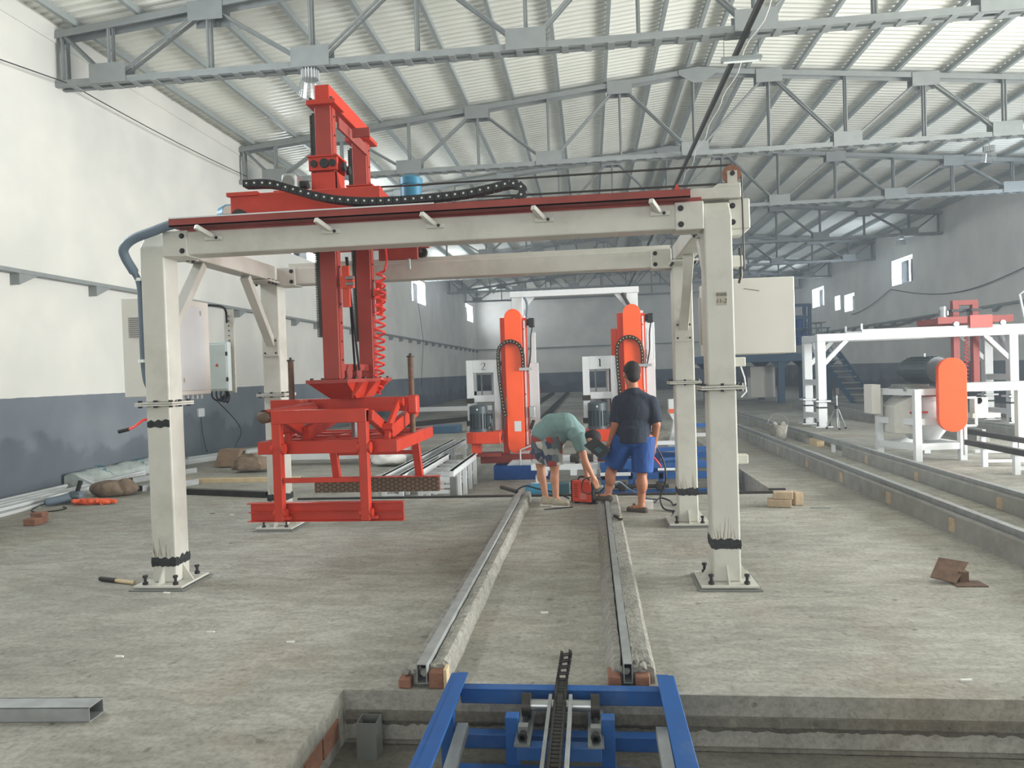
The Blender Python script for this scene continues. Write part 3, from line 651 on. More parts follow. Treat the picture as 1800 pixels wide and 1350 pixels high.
# ------------------------------------------------------------------ red lifting trolley on the gantry
t = thing('lifting_trolley', 'red trolley with twin tall masts riding on the white gantry', 'trolley', (-2.19, 6.46, 2.85))
R = 'red_paint'
for y in (5.62, 7.3): MB().box(-2.84, -1.6, y-.04, y+.04, 2.9, 3.1).out('side_frame', R, t, bevel=.006)
for x in (-2.8, -2.42, -1.96, -1.64): MB().box(x-.04, x+.04, 5.66, 7.26, 2.93, 3.08).out('cross_member', R, t, bevel=.004)
for x in (-2.7, -1.72):
    for y in (5.46, 7.47): MB().cyl((x, y-.03, 2.885), (x, y+.03, 2.885), .06, n=20).cyl((x, y-.02, 2.885), (x, y+.16*(1 if y < 6 else -1), 2.885), .02, n=8).out('wheel', 'dark_steel', t, smooth=True)
for ym, nm in ((5.975, 0), (6.95, 1)):
    m = MB().box(-2.263, -2.119, ym, ym+.125, 1.585, 3.92).out('mast', 'mast_red', t, bevel=.006)
    MB().box(-2.119, -2.114, ym+.02, ym+.105, 1.6, 3.9).out('face_strip', 'mast_red', m)
    for k in range(14): put('bolt', HEX, (-2.113, ym+.062, 1.75+k*.16), m, rot=(0, 0, PI/2), scale=(.45, .45, .45))
    rk = MB().box(-2.288, -2.263, ym+.005, ym+.055, 1.95, 3.85)
    for k in range(126): rk.box(-2.308, -2.288, ym+.005, ym+.055, 1.952+k*.015, 1.96+k*.015)
    rk.out('gear_rack', 'dark_steel', t, label='black toothed gear rack')
    # pedestal and roller collar
    MB().prism([(-2.3, 3.1), (-2.02, 3.1), (-2.07, 3.34), (-2.285, 3.34)], 'y', ym-.03, ym-.008).box(-2.3, -2.28, ym-.03, ym+.16, 3.1, 3.34).box(-2.09, -2.07, ym-.03, ym+.16, 3.1, 3.34).out('pedestal', R, t, bevel=.004)
    c = MB().box(-2.31, -2.06, ym-.05, ym-.012, 3.35, 3.46).box(-2.31, -2.06, ym+.137, ym+.17, 3.35, 3.46).box(-2.32, -2.05, ym-.06, ym+.18, 3.46, 3.475).out('roller_collar', R, t, bevel=.003)
    for dx, dz in ((-.07, .055), (0.02, .055), (.09, .055)): MB().cyl((-2.19+dx, ym-.065, 3.35+dz), (-2.19+dx, ym-.04, 3.35+dz), .03 if dx != .02 else .04, n=14).out('guide_roller', 'bolt_black', c, smooth=True)
    for yy in (ym, ym+.12): MB().cyl((-2.035, yy, 3.38), (-2.005, yy, 3.38), .038, n=14).out('guide_roller', 'bolt_black', c, smooth=True)
    # guide clamp with pointer below the beam
    MB().box(-2.08, -2.02, ym+.02, ym+.06, 2.2, 2.55).box(-2.09, -1.98, ym, ym+.06, 2.36, 2.46).out('guide_clamp', 'orange_side', t)
    for zz in (2.39, 2.44): MB().cyl((-2.03, ym-.02, zz), (-1.96, ym-.02, zz), .014, n=8).out('clamp_screw', 'zinc', t)
cb = MB().box(-2.255, -2.125, 5.975, 7.08, 3.945, 4.085).out('cap_beam', R, t, bevel=.005)
for ym in (5.975, 6.95):
    MB().box(-2.315, -2.06, ym-.05, ym+.19, 3.905, 3.945).out('cap_plate', R, cb, bevel=.003)
    for dx in (-.09, .09): MB().cyl((-2.19+dx, ym-.03, 3.945), (-2.19+dx, ym-.03, 3.965), .014, n=6).out('bolt', 'bolt_black', cb)
MB().box(-2.06, -1.9, 6.35, 6.37, 3.75, 3.83).bar((-2.1, 6.1, 3.8), (-2.1, 6.9, 3.8), .02, .1).out('link_plate', 'oxide_red', t)
MB().cyl((-1.55, 6.4, 3.02), (-1.55, 6.4, 3.3), .095, n=20).cyl((-1.55, 6.4, 3.3), (-1.55, 6.4, 3.36), .105, n=20).cyl((-1.55, 6.4, 3.36), (-1.55, 6.4, 3.385), .105, .07, n=20).out('drive_motor', 'motor_blue', t, smooth=True, label='upright blue drive motor')
MB().cyl((-2.85, 5.85, 2.99), (-3.0, 5.85, 2.99), .1, n=20).cyl((-3.0, 5.85, 2.99), (-3.06, 5.85, 2.99), .1, .075, n=20).out('drive_motor', 'motor_blue', t, smooth=True, label='lying blue drive motor')
gm = MB().box(-2.46, -2.33, 5.7, 5.86, 3.13, 3.28).out('gear_motor', 'zinc', t, bevel=.025, seg=3, label='grey worm gearbox')
MB().cyl((-2.395, 5.69, 3.205), (-2.395, 5.7, 3.205), .052, n=20).out('gear_cover', 'channel_steel', gm, smooth=True)
MB().cyl((-2.33, 5.8, 3.2), (-2.27, 5.8, 3.2), .035, n=12).out('coupling', 'bolt_black', gm, smooth=True)
MB().box(-2.5, -2.22, 5.64, 5.92, 3.1, 3.125).prism([(-2.3, 3.1), (-2.24, 3.1), (-2.3, 3.14)], 'y', 5.62, 5.64).out('motor_plate', R, t)
MB().box(-2.86, -2.6, 5.56, 5.6, 3.08, 3.11).out('chain_anchor', R, t)
MB().box(-2.0, -1.62, 6.85, 6.9, 2.72, 2.88).out('hanger_plate', 'mast_red', t)
MB().cyl((-1.7, 6.84, 2.62), (-1.7, 6.84, 2.72), .014, n=8).out('limit_switch', 'zinc', t, smooth=True)
gb = MB().cyl((-2.12, 6.86, 3.17), (-2.12, 6.8, 3.17), .07, n=20).box(-2.16, -2.08, 6.78, 6.81, 3.14, 3.2).out('gear_motor', 'oxide_red', t, smooth=True)
# hoisting belts and pulleys between the masts
for x0, x1 in ((-2.18, -2.16), (-2.19, -2.12)): MB().bar((x0, 6.45, 2.7), (x1, 6.5, 1.66), .012, .03).out('belt', 'rubber', t)
for y in (6.35, 6.62): MB().cyl((-2.22, y, 1.64), (-2.16, y, 1.64), .075, n=22).out('belt_pulley', 'oxide_red', t, smooth=True)
MB().box(-2.2, -2.17, 6.1, 6.95, 1.66, 1.72).out('mast_tie', 'mast_red', t)
# foot plate and inverted hopper
fp = MB().box(-2.37, -2.01, 5.84, 7.2, 1.555, 1.585).out('foot_plate', 'mast_red', t)
for k in range(6):
    for x in (-2.34, -2.04): put('bolt', NUT, (x, 5.9+k*.25, 1.57), fp)
MB().add([(-2.36, 5.86, 1.555), (-2.02, 5.86, 1.555), (-2.02, 7.18, 1.555), (-2.36, 7.18, 1.555), (-2.31, 6.25, 1.412), (-2.07, 6.25, 1.412), (-2.07, 6.75, 1.412), (-2.31, 6.75, 1.412)],
         [(0, 1, 5, 4), (1, 2, 6, 5), (2, 3, 7, 6), (3, 0, 4, 7), (4, 5, 6, 7), (0, 1, 2, 3)]).out('hopper_foot', R, t)
for y in (6.1, 6.46, 6.85): MB().prism([(-2.06, 1.555), (-1.95, 1.555), (-2.06, 1.42)], 'y', y-.008, y+.008).out('rib', R, t)
# spiral hose
hp = []
for i in range(15*12+1):
    u = i/180; z = 2.63-1.14*u; rr = .034+.016*math.sin(u*2.2+.4); a = 2*PI*i/12
    hp.append((-1.985-.06*u+rr*math.cos(a), 6.85+rr*math.sin(a), z))
hp = [(-1.93, 6.85, 2.85), (-1.92, 6.85, 2.72)]+hp+[(-2.05, 6.85, 1.46), (-2.02, 6.8, 1.43)]
MB().tube(hp, .011, 7).out('spiral_hose', 'hose_red', label='red coiled air hose hanging beside the rear mast', cat='hose', smooth=True)
# cable chain on the front tray, each link its own piece
def chain(name, label, path, pitch, hw, hh, pin, loc, axis='x'):
    t = thing(name, label, 'cable chain', loc)
    p = smooth_path(path, 12); d = [0]
    for a, b_ in zip(p, p[1:]): d.append(d[-1]+(b_-a).length)
    me = unit('link', 'black_plastic', lambda m: m.box(-pitch*.47, pitch*.47, -hw, hw, -hh, hh))
    pe = unit('pin', pin, lambda m: m.cyl((0, -hw-.003, 0), (0, -hw, 0), hh*.3, n=10))
    s = 0; i = 0
    while s < d[-1]-pitch*.4:
        while i < len(d)-2 and d[i+1] < s: i += 1
        u = (s-d[i])/max(1e-6, d[i+1]-d[i]); q = p[i].lerp(p[i+1], u)
        j = min(i+1, len(p)-1); dr = (p[j]-p[max(j-1, 0)])
        ang = -math.atan2(dr.z, dr.x)
        l = put('link', me, q, t, rot=(0, ang, 0))
        pn = bpy.data.objects.new('pin', pe); COL.objects.link(pn); pn.parent = l; ORG[pn.name] = q
        s += pitch
    return t
chain('cable_chain', 'black plastic cable chain with pale rivets lying along the gantry top',
      [(-2.53, 5.28, 3.085), (-2.35, 5.28, 3.075), (-2.17, 5.28, 3.02), (-2.0, 5.28, 2.965), (-1.82, 5.28, 2.925), (-1.6, 5.28, 2.9), (-1.38, 5.28, 2.895), (-1.12, 5.28, 2.9), (-.87, 5.28, 2.915), (-.7, 5.28, 2.94), (-.55, 5.28, 2.965), (-.485, 5.28, 2.955), (-.45, 5.28, 2.925), (-.455, 5.28, 2.885), (-.5, 5.28, 2.85), (-.6, 5.28, 2.835), (-1.0, 5.28, 2.828)],
      .062, .045, .026, 'chain_pin', (-1.4, 5.28, 2.8))

# ------------------------------------------------------------------ red clamp gripper hanging under the masts
t = thing('clamp_gripper', 'red steel clamp gripper frame hanging below the twin masts', 'gripper', (-2.19, 6.46, .42))
yj, yr = 5.77, 7.16
MB().box(-2.95, -1.57, 6.41, 6.51, 1.28, 1.41).out('upper_beam', R, t, bevel=.004)
MB().box(-1.66, -1.565, 6.4, 6.52, 1.25, 1.42).out('rod_socket', R, t, bevel=.02, seg=3)
for x, z0 in ((-2.76, 1.3), (-1.625, 1.08)):
    r_ = MB().cyl((x, 6.46, z0), (x, 6.46, 1.78), .026, n=16).out('guide_rod', 'rust', t, smooth=True, label='rusty upright guide rod')
    MB().cyl((x, 6.46, 1.765), (x, 6.46, 1.775), .036, n=14).cyl((x, 6.46, 1.775), (x, 6.46, 1.8), .012, n=8).out('rod_cap', 'dark_steel', r_)
# front jaw
MB().box(-2.85, -1.545, yj-.02, yj-.006, .43, .572).box(-2.87, -1.545, yj-.05, yj+.02, .57, .578).box(-2.87, -1.545, yj-.05, yj+.02, .422, .43).box(-2.86, -1.545, yj-.05, yj-.02, .499, .505).out('front_jaw', R, t, bevel=.002)
for x in (-2.56, -1.835):
    MB().box(x-.04, x+.035, yj-.12, yj-.05, .44, 1.335).out('front_leg', R, t, bevel=.005)
    for s in (-1, 1): MB().cyl((x+s*.055, yj-.085, .5), (x+s*.03, yj-.085, .5), .036, n=20).cyl((x+s*.055, yj-.085, 1.03), (x+s*.03, yj-.085, 1.03), .045, n=20).out('hinge_eye', R, t, smooth=True)
    MB().box(x+.03, x+.09, yj-.11, yj-.07, .452, .475).out('lock_pin', R, t)
MB().box(-2.6, -1.8, yj-.125, yj-.045, 1.235, 1.345).out('front_top_beam', R, t, bevel=.005)
MB().box(-2.52, -1.87, yj-.11, yj-.06, .752, .79).out('front_tie', R, t, bevel=.004)
# ladder frame in the middle
MB().box(-2.79, -1.592, 5.79, 5.85, .975, 1.08).out('ladder_front', R, t, bevel=.004)
for x in (-2.765, -1.62): MB().box(x-.03, x+.03, 5.85, 7.14, .975, 1.08).out('ladder_side', R, t, bevel=.004)
for y in (6.15, 6.46, 6.8, 7.11): MB().box(-2.735, -1.65, y-.02, y+.02, .985, 1.07).out('ladder_rung', R, t)
for x in (-2.35, -2.05): MB().box(x-.03, x+.03, 5.85, 7.1, 1.0, 1.06).out('ladder_rail', R, t)
# rear jaw lined with film-faced plywood
MB().box(-2.85, -1.545, yr+.02, yr+.03, .43, .578).box(-2.85, -1.545, yr-.03, yr+.06, .572, .58).out('rear_jaw', R, t)
MB().box(-2.85, -1.55, yr-.005, yr+.02, .425, .57).out('jaw_lining', 'hex_film', t, label='brown plywood lining with hexagon pattern')
for x in (-2.63, -1.76):
    MB().bar((x, yr-.0+.08, .5), (x-.03, yr+.02, 1.0), .075, .06).out('rear_leg', R, t, bevel=.004)
MB().box(-2.6, -1.8, yr+.03, yr+.07, .8, .84).out('rear_tie', R, t)
# slanting arms and link plates
for x in (-2.53, -1.79):
    MB().bar((x, yj-.07, 1.29), (x, 6.2, 1.12), .06, .09).out('slant_arm', R, t, bevel=.004)
    MB().bar((x+.06, 6.05, 1.12), (x+.06, 7.0, 1.26), .06, .12).out('slant_arm', R, t, bevel=.004)
for x in (-2.6, -1.72):
    MB().bar((x, 6.35, 1.36), (x, 6.0, 1.16), .03, .075).out('link_plate', R, t, bevel=.003)
    MB().bar((x, 6.0, 1.17), (x, 5.96, 1.06), .045, .06).out('link_plate', R, t, bevel=.003)
    for y, z in ((6.36, 1.365), (5.99, 1.16)): MB().cyl((x-.04, y, z), (x+.045, y, z), .04, n=18).out('link_pin', R, t, smooth=True)
MB().cyl((-2.66, 5.66, 1.3), (-2.5, 6.3, 1.33), .055, n=20, caps=False).cyl((-2.655, 5.68, 1.3), (-2.65, 5.7, 1.3), .05, n=20).out('actuator_pipe', 'mast_red', t, smooth=True)
MB().ell((-2.66, 5.67, 1.295), (.07, .03, .05), 14, 8).rough(.012, 20).out('protective_rag', 'plywood_film', t, smooth=True)
MB().cyl((-2.15, 6.46, 1.0), (-2.15, 6.46, 1.3), .05, n=16).out('air_cylinder', 'zinc', t, smooth=True)

# ------------------------------------------------------------------ the two upright saw machines and their portal
def serif(n, x, y, z, h, parent):
    """the painted numerals: thick stems and hairline serifs"""
    b = MB(); w = h*.5
    if n == 1: b.box(x-.09*h, x+.09*h, y-.002, y, z-h/2, z+h/2).box(x-.22*h, x+.22*h, y-.002, y, z-h/2, z-h*.46).prism([(x-.09*h, z+h*.5), (x-.09*h, z+h*.4), (x-.25*h, z+h*.36), (x-.25*h, z+h*.4)], 'y', y-.002, y)
    else:
        c = [(-.26, .22), (-.25, .34), (-.15, .46), (.02, .5), (.18, .44), (.25, .3), (.22, .14), (.1, -.04), (-.08, -.24), (-.24, -.42), (.28, -.42)]
        wd = [.1, .08, .05, .04, .07, .11, .12, .1, .06, .05, .06]
        for (p0, p1, w0) in zip(c, c[1:], wd[1:]): b.bar((x+p0[0]*h, y-.001, z+p0[1]*h), (x+p1[0]*h, y-.001, z+p1[1]*h), .002, w0*h, up=(1, 0, 0) if abs(p1[0]-p0[0]) < abs(p1[1]-p0[1]) else (0, 0, 1))
    return b.out('numeral', 'ink', parent, kind='stuff')
def pill(b, xc, hw, z0, z1, y0, y1, n=12):
    r = hw; poly = [(xc+r*math.cos(PI*i/n), z1-r+r*math.sin(PI*i/n)) for i in range(n+1)]+[(xc-r*math.cos(PI*i/n), z0+r-r*math.sin(PI*i/n)) for i in range(n+1)]
    return b.prism(poly, 'y', y0, y1)
def motor(parent, x, y, z0, z1, r, m='motor_black', name='motor', fins=18, label=None):
    h = z1-z0; mo = MB().cyl((x, y, z0+.1*h), (x, y, z1-.32*h), r*.9, n=24).cyl((x, y, z1-.32*h), (x, y, z1-.05*h), r, n=24).cyl((x, y, z1-.05*h), (x, y, z1), r, r*.75, n=24).cyl((x, y, z0), (x, y, z0+.1*h), r*1.08, n=24).out(name, m, parent, smooth=True, label=label)
    fb = MB()
    for i in range(fins):
        a = 2*PI*i/fins; fb.bar((x+r*.93*math.cos(a), y+r*.93*math.sin(a), z0+.12*h), (x+r*.93*math.cos(a), y+r*.93*math.sin(a), z1-.33*h), .008, r*.16, up=(math.cos(a), math.sin(a), 0))
    fb.out('cooling_fins', m, mo, kind='stuff')
    MB().box(x+r*.9, x+r*1.35, y-r*.3, y+r*.3, z0+.18*h, z0+.6*h).out('terminal_box', m, mo, bevel=.01)
    MB().cyl((x, y-r*1.0, z1-.16*h), (x, y-r*1.01, z1-.16*h), r*.1, n=10).out('name_badge', 'white_plain', mo)
    return mo
def saw(num, dx, label, chlabel):
    Y = 12.9; t = thing('saw_machine', label, 'machine', (-1.35+dx, Y, -.3), group='upright orange saw machines')
    X = lambda v: v+dx
    # blade guard
    pill(MB(), X(-1.333), .152, .16, 2.71, Y-.2, Y-.08).out('blade_guard', 'orange_paint', t, bevel=.004)
    MB().box(X(-1.58), X(-1.47), Y-.06, Y+.08, .14, 2.57).out('rear_guard', 'orange_side', t, bevel=.004)
    if num == 1: MB().box(X(-1.69), X(-1.58), Y-.02, Y+.1, .14, 2.3).out('rear_guard', 'orange_side', t, bevel=.004)
    MB().box(X(-1.36), X(-1.24), Y-.203, Y-.2, .55, .73).out('rating_plate', 'white_plain', t)
    MB().box(X(-1.47), X(-1.13), Y-.08, Y+.22, -.05, 2.6).out('guide_post', 'white_plain', t, bevel=.006)
    MB().box(X(-1.17), X(-1.1), Y-.12, Y-.02, .2, 2.55).out('slide_rail', 'orange_side', t)
    MB().box(X(-1.155), X(-1.125), Y-.14, Y-.12, .3, 2.5).out('slide_strip', 'white_plain', t)
    MB().box(X(-1.1), X(-.93), Y+.1, Y+.3, -.05, 1.75).box(X(-1.06), X(-.97), Y+.12, Y+.28, 1.75, 2.3).out('back_post', 'white_plain', t, bevel=.006)
    for z in (.55, 1.2, 1.62, 2.35): MB().cyl((X(-1.15), Y-.13, z), (X(-1.15), Y-.15, z), .016, n=8).out('bolt', 'orange_side', t)
    # top camera-like drive and lower valve
    dv = MB().box(X(-1.06), X(-.96), Y-.16, Y-.02, 2.38, 2.54).cyl((X(-1.1), Y-.08, 2.47), (X(-1.05), Y-.08, 2.47), .06, n=14).out('tension_drive', 'black_plastic', t, bevel=.01)
    MB().tube(smooth_path([(X(-1.0), Y-.1, 2.38), (X(-1.03), Y-.12, 2.2), (X(-1.04), Y-.13, 1.9), (X(-1.1), Y-.14, 1.6)], 4), .012, 6).out('cable', 'rubber', t, smooth=True)
    MB().box(X(-1.09), X(-.99), Y-.2, Y-.12, .78, .98).out('valve_box', 'zinc', t, bevel=.008)
    MB().cyl((X(-1.08), Y-.16, .58), (X(-1.02), Y-.16, .74), .03, n=10).out('valve', 'bolt_black', t, smooth=True)
    MB().tube([(X(-1.06), Y-.2, .34), (X(-1.06), Y-.2, .3), (X(-1.27), Y-.22, .22), (X(-1.27), Y-.22, -.06), (X(-1.22), Y-.22, -.1), (X(-.82), Y-.22, -.1)], .016, 8).out('water_pipe', 'white_plain', t, smooth=True)
    MB().box(X(-1.5), X(-1.45), Y-.16, Y-.08, .95, 1.15).out('chain_bracket', 'white_plain', t)
    MB().box(X(-1.24), X(-1.02), Y-.26, Y-.2, 1.62, 1.67).out('chain_bracket', 'zinc', t)
    # numbered side frame
    fr = MB()
    for a, c in ((-2.21, -2.09), (-1.72, -1.6)): fr.box(X(a), X(c), Y-.1, Y, .35, 1.83)
    fr.box(X(-2.09), X(-1.72), Y-.1, Y, 1.6, 1.83).box(X(-2.09), X(-1.72), Y-.1, Y, 1.08, 1.2).box(X(-2.09), X(-1.72), Y-.1, Y, .35, .45)
    fo = fr.out('side_frame', 'white_plain', t, bevel=.006)
    for a, c in ((-2.21, -2.12), (-1.68, -1.6)): MB().box(X(a), X(c), Y+.45, Y+.55, .3, 1.8).out('rear_stile', 'white_plain', t)
    for z in (1.16, 1.72): MB().box(X(-2.21), X(-1.6), Y+.45, Y+.55, z, z+.1).out('rear_rail', 'white_plain', t)
    for z in (.66, 1.06): MB().box(X(-2.225), X(-2.08), Y-.13, Y-.1, z, z+.09).out('hinge_clamp', 'dark_steel', t)
    MB().cyl((X(-1.98), Y+.2, .5), (X(-1.98), Y+.2, 1.78), .014, n=8).out('tie_rod', 'zinc', t, smooth=True)
    MB().cyl((X(-1.75), Y+.18, .5), (X(-1.75), Y+.18, 1.78), .05, n=12).out('lift_screw', 'zinc', t, smooth=True)
    serif(num, X(-1.9), Y-.1, 1.715, .13, t)
    # motor on its red rounded gearbox
    gx = MB(); poly = [(X(-1.98)-.24*math.cos(PI*i/12)*1, 0) for i in range(13)]
    pol = [(X(-2.0)+.2*math.cos(PI/2+PI*i/10), Y-.32+.2*math.sin(PI/2+PI*i/10)) for i in range(11)]+[(X(-1.58), Y-.52), (X(-1.58), Y-.12)]
    gx.prism(pol, 'z', .37, .575).out('gearbox', 'orange_side', t, bevel=.008)
    motor(t, X(-1.975), Y-.32, .575, 1.04, .16, label='dark grey upright electric motor')
    MB().box(X(-2.1), X(-1.95), Y-.4, Y-.2, .2, .37).out('gearbox_foot', 'orange_side', t)
    MB().tube(smooth_path([(X(-1.76), Y-.35, .72), (X(-1.72), Y-.42, .5), (X(-1.64), Y-.44, .4), (X(-1.56), Y-.4, .46), (X(-1.52), Y-.3, .8)], 5), .014, 6).out('motor_cable', 'rubber', t, smooth=True)
    # sliding base
    MB().box(X(-2.0), X(-.85), Y-.12, Y+.22, -.02, .14).out('slide_base', 'oxide_red', t, bevel=.005)
    MB().box(X(-2.1), X(-1.62), Y-.3, Y+.0, .12, .18).out('slide_base', 'oxide_red', t)
    MB().box(X(-1.75), X(-.7), Y-.25, Y+.2, -.3, -.05).out('blue_base', 'deep_blue', t, bevel=.006)
    MB().prism([(X(-1.52), -.05), (X(-1.02), -.05), (X(-1.1), .04), (X(-1.42), .04)], 'y', Y-.2, Y-.1).out('foot_bracket', 'white_plain', t)
    ch = chain('cable_chain', chlabel,
      [(X(-1.17), Y-.24, 1.7), (X(-1.175), Y-.24, 1.9), (X(-1.23), Y-.24, 2.06), (X(-1.36), Y-.24, 2.14), (X(-1.5), Y-.24, 2.11), (X(-1.59), Y-.24, 2.0), (X(-1.605), Y-.24, 1.8), (X(-1.585), Y-.24, 1.4), (X(-1.54), Y-.24, 1.0), (X(-1.5), Y-.24, .8)], .06, .035, .03, 'brass_pin', (X(-1.4), Y-.24, .8))
    ch['group'] = 'cable chains of the saw machines'
saw(2, 0, 'left upright saw machine with orange guard and white frame numbered 2', 'black cable chain looping over the orange guard of the left saw machine')
saw(1, 2.07, 'right upright saw machine with orange guard and white frame numbered 1', 'black cable chain looping over the orange guard of the right saw machine')
t = thing('portal_frame', 'white portal frame joining the tops of the two orange saw machines', 'portal', (-.27, 13.25, -.3))
for x in (-1.29, .78):
    MB().box(x-.1, x+.1, 13.15, 13.33, -.3, 2.95).out('portal_post', 'white_plain', t, bevel=.005)
    s = 1 if x < 0 else -1
    MB().prism([(x+s*.1, 2.95), (x+s*.32, 2.95), (x+s*.1, 2.7)], 'y', 13.22, 13.26).out('corner_gusset', 'white_plain', t)
MB().box(-1.42, .9, 13.13, 13.35, 2.95, 3.06).out('portal_beam', 'white_plain', t, bevel=.005)
MB().tube(smooth_path([(-1.15, 13.1, 2.94), (-1.1, 13.05, 2.8), (-1.12, 13.0, 2.5), (-1.12, 12.9, 2.3)], 5), .02, 8).out('cable', 'hose_grey', t, smooth=True)
MB().tube(smooth_path([(.6, 13.1, 2.94), (.7, 13.05, 2.75), (.82, 13.0, 2.5)], 5), .03, 8).out('cable', 'dark_steel', t, smooth=True)
t = thing('control_cabinet', 'white control cabinet standing behind orange machine 1', 'cabinet', (1.07, 13.7, -.3))
MB().box(.95, 1.19, 13.5, 13.9, 1.6, 2.43).out('cabinet_body', 'white_plain', t, bevel=.006)
MB().box(.99, 1.14, 13.48, 13.5, 1.78, 1.93).out('vent_panel', 'channel_steel', t)
MB().box(1.02, 1.12, 13.62, 13.72, -.3, 1.6).out('cabinet_post', 'white_plain', t)

# ------------------------------------------------------------------ white low conveyors in the pit, left of the saws
def rail_table(name, label, xs, y0, y1, ztop, zfloor, legs, m='white_plain', group=None, lw=.05):
    t = thing(name, label, 'conveyor', ((xs[0]+xs[-1])/2, (y0+y1)/2, zfloor), group)
    for x in xs: MB().box(x-lw/2, x+lw/2, y0, y1, ztop-.09, ztop).box(x-lw*.9, x+lw*.9, y0, y1, ztop-.012, ztop).out('side_rail', m, t)
    for k in range(legs):
        y = y0+.06+(y1-y0-.12)*k/(legs-1)
        for x in xs: MB().box(x-.03, x+.03, y-.03, y+.03, zfloor, ztop-.09).out('leg', m, t)
        MB().box(xs[0], xs[-1], y-.02, y+.02, zfloor+.18, zfloor+.23).out('cross_bar', m, t)
        MB().box(xs[0], xs[-1], y-.025, y+.025, ztop-.15, ztop-.1).out('cross_bar', m, t)
    return t
rail_table('roller_table', 'long white steel rail table in the pit left of orange machine 2', (-2.5, -2.02), 10.2, 12.3, .22, P2Z, 5)
MB().box(-1.99, -1.9, 9.9, 10.0, P2Z, .16).out('steel_post', 'channel_steel', label='grey steel post at the near end of the white rail table', cat='post')
t2 = rail_table('roller_table', 'farther left white rail table with dark green drive, in the pit', (-2.95, -2.7), 9.9, 15.2, .2, P2Z, 5)
MB().box(-2.66, -2.56, 11.6, 12.9, .05, .16).out('drive_box', 'teal_dark', t2, bevel=.01)
# cross conveyor of white bars and blue frames between and right of the saws
t = thing('cross_conveyor', 'white cross conveyor of short bars behind the bending man', 'conveyor', (-.3, 11.7, P2Z))
for y in (11.1, 11.5, 11.9, 12.3): MB().box(-.95, .07, y-.05, y+.05, .08, .16).out('cross_bar', 'white_plain', t)
for x in (-.75, -.3, .0): MB().box(x-.05, x+.05, 11.0, 12.4, .0, .08).out('long_bar', 'white_plain', t)
for x in (-.85, .03):
    for y in (11.1, 12.3): MB().box(x-.035, x+.035, y-.035, y+.035, P2Z, .0).out('leg', 'white_plain', t)
MB().bar((-.62, 11.3, .12), (-.45, 12.6, .5), .06, .06).out('slant_bar', 'white_plain', t)
MB().bar((-.25, 11.2, .16), (-.2, 11.9, .42), .05, .08).out('lift_arm', 'dark_steel', t)
for x in (-.3, -.05): MB().box(x-.06, x+.06, 11.3, 11.6, .16, .26).out('bearing_block', 'dark_steel', t, bevel=.01)
mo = MB().cyl((-.92, 10.6, -.17), (-.55, 10.6, -.17), .12, n=20).cyl((-1.0, 10.6, -.17), (-.92, 10.6, -.17), .1, .12, n=20).out('drive_motor', 'motor_blue', t, smooth=True, label='blue-grey drive motor')
MB().box(-.8, -.3, 10.5, 10.7, P2Z, -.28).out('motor_base', 'white_plain', t)
MB().box(-.55, -.35, 10.48, 10.72, -.26, -.04).out('reducer', 'teal_dark', t, bevel=.01)
MB().cyl((-.35, 10.6, -.12), (.3, 10.6, -.12), .035, n=12).out('drive_shaft', 'zinc', t, smooth=True)
MB().box(-.95, .07, 10.95, 11.0, -.28, -.1).out('front_plate', 'white_plain', t)
t = thing('blue_conveyor', 'blue welded conveyor frame behind the man in the navy shirt', 'conveyor', (.9, 11.3, P2Z))
bl = 'frame_blue'
for z, y in ((.14, 11.0), (-.02, 11.0), (-.26, 10.9)): MB().box(.1, 2.1, y-.04, y+.04, z-.05, z+.05).out('long_bar', bl, t, bevel=.004)
for x in (.15, .55, 1.0, 1.45, 2.05): MB().box(x-.035, x+.035, 10.96, 11.04, P2Z, .09).out('upright', bl, t, bevel=.003)
for x in (.3, .9, 1.6): MB().box(x-.04, x+.04, 11.04, 12.22, .08, .18).out('cross_bar', bl, t)
MB().box(.1, 2.1, 12.22, 12.3, .08, .18).out('long_bar', bl, t)
MB().cyl((1.0, 10.97, .21), (1.5, 10.97, .23), .035, n=12).out('air_cylinder', bl, t, smooth=True)
MB().box(.42, .6, 10.85, 10.97, .1, .24).out('valve_box', bl, t, bevel=.006)
for x in (.42, .98): MB().box(x-.06, x+.06, 10.82, 10.94, -.22, -.1).cyl((x, 10.8, -.16), (x, 10.84, -.16), .05, n=12).out('bearing_block', 'dark_steel', t, bevel=.01)
MB().cyl((.1, 10.88, -.16), (1.1, 10.88, -.16), .03, n=12).out('drive_shaft', 'dark_steel', t, smooth=True)
MB().box(.1, .55, 10.88, 10.9, .0, .05).out('white_strip', 'white_plain', t)
MB().cyl((.95, 10.9, .08), (1.2, 10.9, .08), .022, n=10).out('pipe_piece', 'white_plain', t, smooth=True)
MB().tube(smooth_path([(.8, 10.9, .45), (.86, 10.88, .32), (.95, 10.86, .2), (1.0, 10.9, .12)], 4), .012, 6).out('air_hose', 'hose_red', t, smooth=True)
for i, (y, z, x0, x1) in enumerate(((12.0, .36, .75, 1.6), (12.45, .6, 1.5, 2.15), (13.4, .35, 1.75, 2.15), (11.6, .3, .6, 2.2))):
    MB().box(x0, x1, y, y+.1, z-.03, z+.03).box(x0, x0+.05, y, y+.1, P2Z, z-.03).box(x1-.05, x1, y, y+.1, P2Z, z-.03).out('bench_bar', 'white_plain' if i % 2 == 0 else bl, t)
t = thing('white_stand', 'white bracket-shaped stand just left of the rear right gantry column', 'stand', (1.55, 13.7, P2Z))
MB().prism([(1.4, .1), (1.62, .1), (1.62, 1.0), (1.42, 1.0), (1.42, .75), (1.5, .6)], 'y', 13.65, 13.8).box(1.4, 1.68, 13.6, 13.9, P2Z, .1).out('stand_body', 'white_plain', t, bevel=.005)
